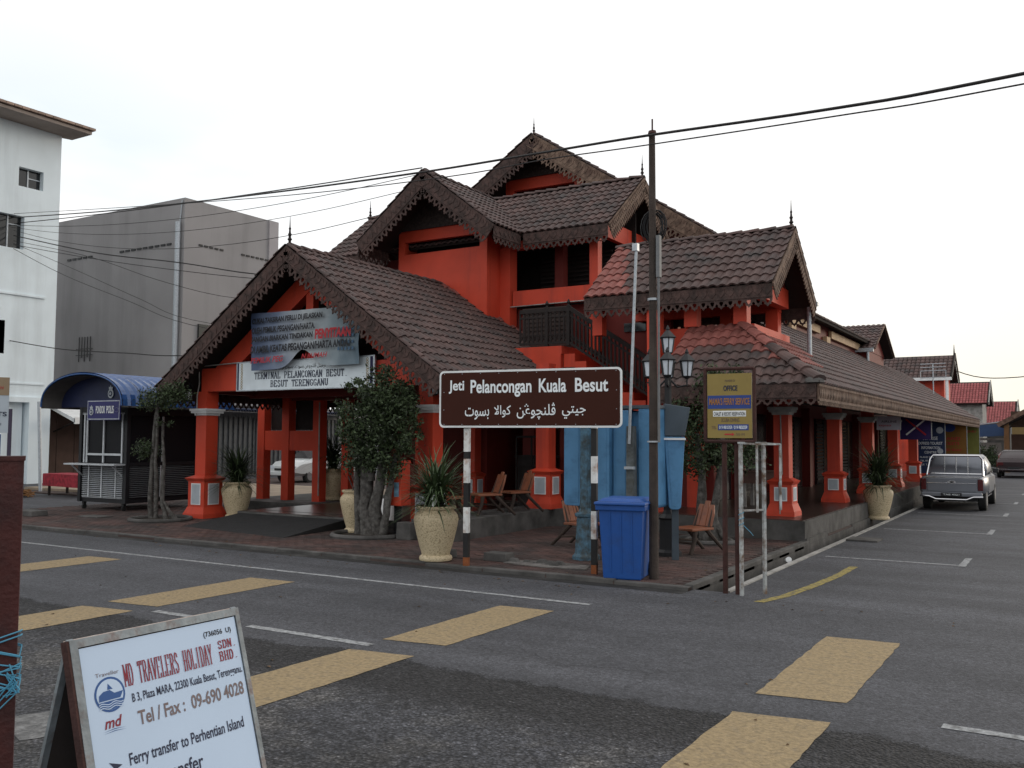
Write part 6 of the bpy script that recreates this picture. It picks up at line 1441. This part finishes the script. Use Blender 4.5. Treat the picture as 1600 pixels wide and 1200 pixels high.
psl('roof', bh, bi_, [(-3.5, 60, 2.75), (.5, 60, 5.0), (.5, 66, 5.0), (-3.5, 66, 2.75)], DECK, .18); psl('roof', bh, bi_, [(4.5, 60, 2.75), (.5, 60, 5.0), (.5, 66, 5.0), (4.5, 66, 2.75)], DECK, .18)
pt(MB().bar((-3.55, 59.97, 2.72), (.5, 59.97, 4.99), .05, .25), 'bargeboard', LACEB, bh, bi_)
for x in (-3.1, -1.95, .5): pt(MB().frus(x, 60.3, 0, 3.0, .13, .13), 'post', M('amber_painted_post', (.16, .085, .035), .7, .2, 3, .1, world=True), bh, bi_)
pt(MB().box(-3.0, 4, 63, 63.2, 0, 3.6), 'back_wall', M('dim_brown_wall', (.08, .05, .035), .8, .2, 2, .1, world=True), bh, bi_)
hs = hang('hanging_sign', 'small yellow sign board under the brown far shelter', -2.5, 60.1, 2.2, 2.6, .7, M('poster_yellow', (.2, .14, .05), .5, .12, 3, 0))
# shrubs at the end of the street
for k, (x, y, s_, lb) in enumerate(((-5.2, 50.5, 1.0, 'dark green shrub at the far end of the arcade'), (-4.1, 57, 1.0, 'dark green shrub beyond the maroon car'), (-4.6, 44.2, .7, 'low dark shrub by the orange ticket board'))):
    t_, _ = tree('roadside_shrub', lb, [([(0, 0, 0), (0, 0, .8 * s_)], .06, .03)], [(0, 0, .9 * s_, .8 * s_, .8 * s_, .75 * s_), (.5 * s_, 0, .6 * s_, .5 * s_, .5 * s_, .5 * s_)], 2600, .07, cat='shrub', seed=20 + k); t_.location = (x, y, 0)
tl = MB()
rr_ = random.Random(3)
for i in range(5200):
    c = rr_.uniform(-60, 40); p = Vector((c, 150 + rr_.uniform(-6, 6), rr_.uniform(0, 5.0 + 1.2 * math.sin(c * .35) + math.sin(c * 1.1))))
    a = Vector([rr_.gauss(0, 1) for _ in range(3)]).normalized(); b = a.cross(Vector([rr_.gauss(0, 1) for _ in range(3)])).normalized(); s_ = rr_.uniform(.35, .8)
    tl.add([p - a * s_, p + b * s_ * .6, p + a * s_, p - b * s_ * .6], [(0, 1, 2, 3)])
tag(tl.build('tree_line', LFT), 'distant line of dark green trees closing the street', 'trees', kind='stuff')
# warm lit wall seen through the stair pavilion
wwl = thing('cream_wall', 'cream rendered wall with hanging wires seen through the pavilion opening', 'wall', (-9, 30, 0))

# ================================================================== FOREGROUND: A-BOARD AND RUSTY POST
A = thing('a_frame_board', 'white travel agency A-frame board with rusty metal edges at the lower left', 'advertising board', (-3.56, 2.78, 0))
# front panel leans: top edge at x = 0, z = 1.0, bottom moved towards +x
sl3 = .3; X3 = Vector((0, 1, 0)); Y3 = Vector((-sl3, 0, 1)).normalized(); N3 = X3.cross(Y3)
bot = Vector((sl3 * .98, 0, .02)); Lh = .98 * math.sqrt(1 + sl3 ** 2)
WBD = M('board_print_white', (.47, .58, .73), .55, .04, 2, .02, 200); STE = M('worn_steel_angle', (.22, .245, .26), .5, .3, 10, .2, 40, dirt=(.14, .07, .05), dsc=7, damt=.35, metal=.2)
def pan(par, s_, mat, name, x0, x1, z0, z1, t0, t1):
    Yv = Vector((-s_ * sl3, 0, 1)).normalized(); b0 = Vector((s_ * bot.x, 0, bot.z)); Nv = X3.cross(Yv) * s_ if s_ > 0 else -X3.cross(Yv)
    if Nv.x * s_ < 0: Nv = -Nv
    return MB().prism([(x0, z0), (x1, z0), (x1, z1), (x0, z1)], b0 + Nv * t0, X3, Yv, Nv, t1 - t0).build(name, mat, par)
pan(A, 1, WBD, 'front_panel', -.41, .42, .03, Lh - .04, 0, .006)
for a_, b_, c_, d_ in ((-.45, -.415, 0, Lh), (.425, .45, 0, Lh), (-.415, .425, Lh - .035, Lh), (-.415, .425, 0, .03)): pan(A, 1, STE, 'frame_angle', a_, b_, c_, d_, -.004, .012)
pan(A, 1, RUST, 'side_edge', -.462, -.451, 0, Lh, -.03, .01)
pan(A, -1, M('dark_board_back', (.045, .035, .032), .8, .2, 5, .1), 'rear_panel', -.42, .42, .03, Lh - .02, 0, .006)
for a_, b_ in ((-.45, -.42), (.42, .45)): pan(A, -1, STE, 'frame_angle', a_, b_, 0, Lh, -.004, .014)
hg = MB().box(-.03, .012, -.45, .45, Lh * .9578 + .005, Lh * .9578 + .017); hg.build('top_rail', M('flaking_white_top', (.45, .40, .36), .8, .2, 6, .2, dirt=(.14, .05, .035), dsc=3.2, damt=.5), A)
for y_ in (-.33, .28): MB().tube([(-.01, y_ - .05, .972), (-.01, y_ + .05, .972)], .012, 8).build('hinge', RUST, A)
def btext(tx, u, v, w_, h_, mat, **k): return text(tx, bot + X3 * u + Y3 * v + N3 * .0, X3, Y3, w_, h_, mat, A, lift=.0078, **k)
DKR = M('dark_red_print', (.22, .02, .035), .6, .1, 5, 0); PBL = M('print_logo_blue', (.03, .09, .26), .6, .1, 5, 0); GBR = M('print_grey', (.17, .13, .13), .6, .1, 5, 0)
T_ = Lh
btext('(736056  U)', .22, T_ - .115, .165, .032, BLK, offs=.02)
serif('MD TRAVELERS HOLIDAY', bot + X3 * -.225 + Y3 * (T_ - .235) , X3, Y3, .475, .09, DKR, A, wt=.24, lift=.0078)
serif('SDN.', bot + X3 * .29 + Y3 * (T_ - .175), X3, Y3, .115, .036, DKR, A, wt=.24, lift=.0078); serif('BHD.', bot + X3 * .29 + Y3 * (T_ - .232), X3, Y3, .115, .042, DKR, A, wt=.24, lift=.0078)
btext('B 3, Plaza MARA, 22300 Kuala Besut, Terengganu.', -.2, T_ - .318, .61, .048, INK, offs=.015)
btext('Tel / Fax :  09-690 4028', -.185, T_ - .408, .585, .062, GBR, offs=.02)
btext('Ferry transfer to Perhentian Island', -.255, T_ - .57, .62, .066, INK, offs=.015)
btext('Boat transfer', -.255, T_ - .665, .36, .062, INK, offs=.015)
btext('Snorkeling trip', -.255, T_ - .76, .36, .062, INK, offs=.015)
def bp_(pts, mat, name, lift): 
    mb = MB(); o_ = [bot + X3 * a + Y3 * b + N3 * lift for a, b in pts]; mb.add(o_, [tuple(range(len(o_)))]); return mb.build(name, mat, A)
cx_, cy_, R_ = -.3, T_ - .25, .072
circ = lambda r, a0=0, a1=360, n=28, dy=0: [(cx_ + r * math.cos(rad(a0 + (a1 - a0) * i / n)), cy_ + dy + r * math.sin(rad(a0 + (a1 - a0) * i / n))) for i in range(n + 1)]
bp_(circ(R_)[:-1], PBL, 'logo_disc', .0072); bp_(circ(R_ * .87)[:-1], WBD, 'logo_ring', .0076)
bp_(circ(R_ * .86, 205, 335), PBL, 'logo_sea', .008)
for k in range(3):
    pts_ = []; n_ = 16
    for i in range(n_ + 1): t_ = i / n_; pts_.append((cx_ - R_ * .8 + t_ * R_ * 1.6, cy_ - .034 - k * .009 + .004 * math.sin(t_ * 12)))
    pts_ += [(a, b - .0035) for a, b in reversed(pts_)]
    bp_(pts_, WBD, 'logo_wave', .0084 + k * .0002)
bp_([(cx_ - .055, cy_ - .022), (cx_ + .045, cy_ - .022), (cx_ + .062, cy_ + .004), (cx_ + .02, cy_ + .002), (cx_ + .0, cy_ + .018), (cx_ - .03, cy_ + .016), (cx_ - .052, cy_ + .002)], PBL, 'logo_boat', .0088)
bp_([(cx_ - .01, cy_ + .02), (cx_ + .015, cy_ + .02), (cx_ - .005, cy_ + .045)], PBL, 'logo_mast', .0088)
btext('Traveller', cx_ - .055, cy_ + .078, .11, .016, GBR)
btext('md', cx_ - .045, cy_ - .135, .085, .045, DKR, shear=.3, offs=.02); 
for k in range(2): bp_([(cx_ - .055, cy_ - .145 - k * .008), (cx_, cy_ - .139 - k * .008), (cx_ + .055, cy_ - .145 - k * .008), (cx_, cy_ - .142 - k * .008)], PBL, 'logo_wave', .0076 + k * .0002)
for k in range(3):
    v_ = T_ - .56 - k * .095
    bp_([(-.35, v_), (-.29, v_ + .022), (-.35, v_ + .044), (-.332, v_ + .022)], INK, 'arrow_bullet', .0076)

rp2 = thing('rusty_post', 'rust red square steel post with blue nylon string at the left edge', 'post', (-3.04, 1.76, 0), rad(58))
MB().box(-.042, .042, -.042, .042, 0, 1.77).box(-.046, .046, -.046, .046, 1.765, 1.78).build('shaft', M('dark_red_rusted_post', (.06, .014, .012), .7, .35, 7, .3, 50, dirt=(.035, .012, .012), dsc=5, damt=.6), rp2)
st_ = MB(); rn = random.Random(4)
for i in range(11):
    z = 1.02 + rn.uniform(0, .17); tilt = rn.uniform(-.05, .05); q_ = .05
    st_.tube([(-q_, -q_, z), (q_, -q_, z + tilt), (q_ + .004, q_, z + tilt * .5), (-q_, q_, z - tilt), (-q_, -q_, z)], .0026, 5)
for i in range(9): st_.tube([(.0 + rn.uniform(0, .03), -.052, 1.08 + rn.uniform(-.03, .03)), (.035 + rn.uniform(0, .02), -.056, 1.05 + rn.uniform(-.05, .04)), (rn.uniform(-.03, .03), -.055, .99 + rn.uniform(-.05, .04))], .0022, 4)
so2 = tag(st_.build('blue_string', MATS['blue_nylon']), 'tangled blue nylon string knotted round the rusty post', 'string'); so2.location = rp2.location; so2.rotation_euler = rp2.rotation_euler
ls = thing('roadside_board', 'white notice board with brown header and blue lower panel at the left edge', 'sign', (-12.15, 6.9, 0), rad(60))
MB().box(-.6, .08, -.015, .015, 1.88, 2.62).build('board', M('notice_white', (.40, .45, .5), .6, .08, 3, 0), ls)
MB().box(-.6, .078, -.019, -.0155, 2.38, 2.62).build('header', M('notice_tan', (.26, .19, .12), .6, .1, 3, 0), ls)
MB().box(-.6, -.0, -.015, .015, .9, 1.86).build('lower_board', M('notice_blue', (.015, .07, .19), .6, .1, 3, 0), ls)
MB().tube([(.1, .0, 0), (.1, .0, 2.2)], .025, 8).build('post', M('violet_grey_post', (.05, .04, .07), .6, .1, 3, 0), ls)
text('Di sini', (-.12, -.021, 2.46), XV, YV, .13, .05, REDL, ls); text('RESORTS', (-.4, -.018, 2.1), XV, YV, .46, .06, INK, ls, offs=.02); text('diving dan snorkeling', (-.5, -.018, 1.98), XV, YV, .5, .04, INK, ls)
# remove helper empties that carry nothing
bpy.data.objects.remove(wwl)
for o in list(bpy.data.objects):
    if o.type == 'EMPTY' and not o.children and 'category' in o: bpy.data.objects.remove(o)
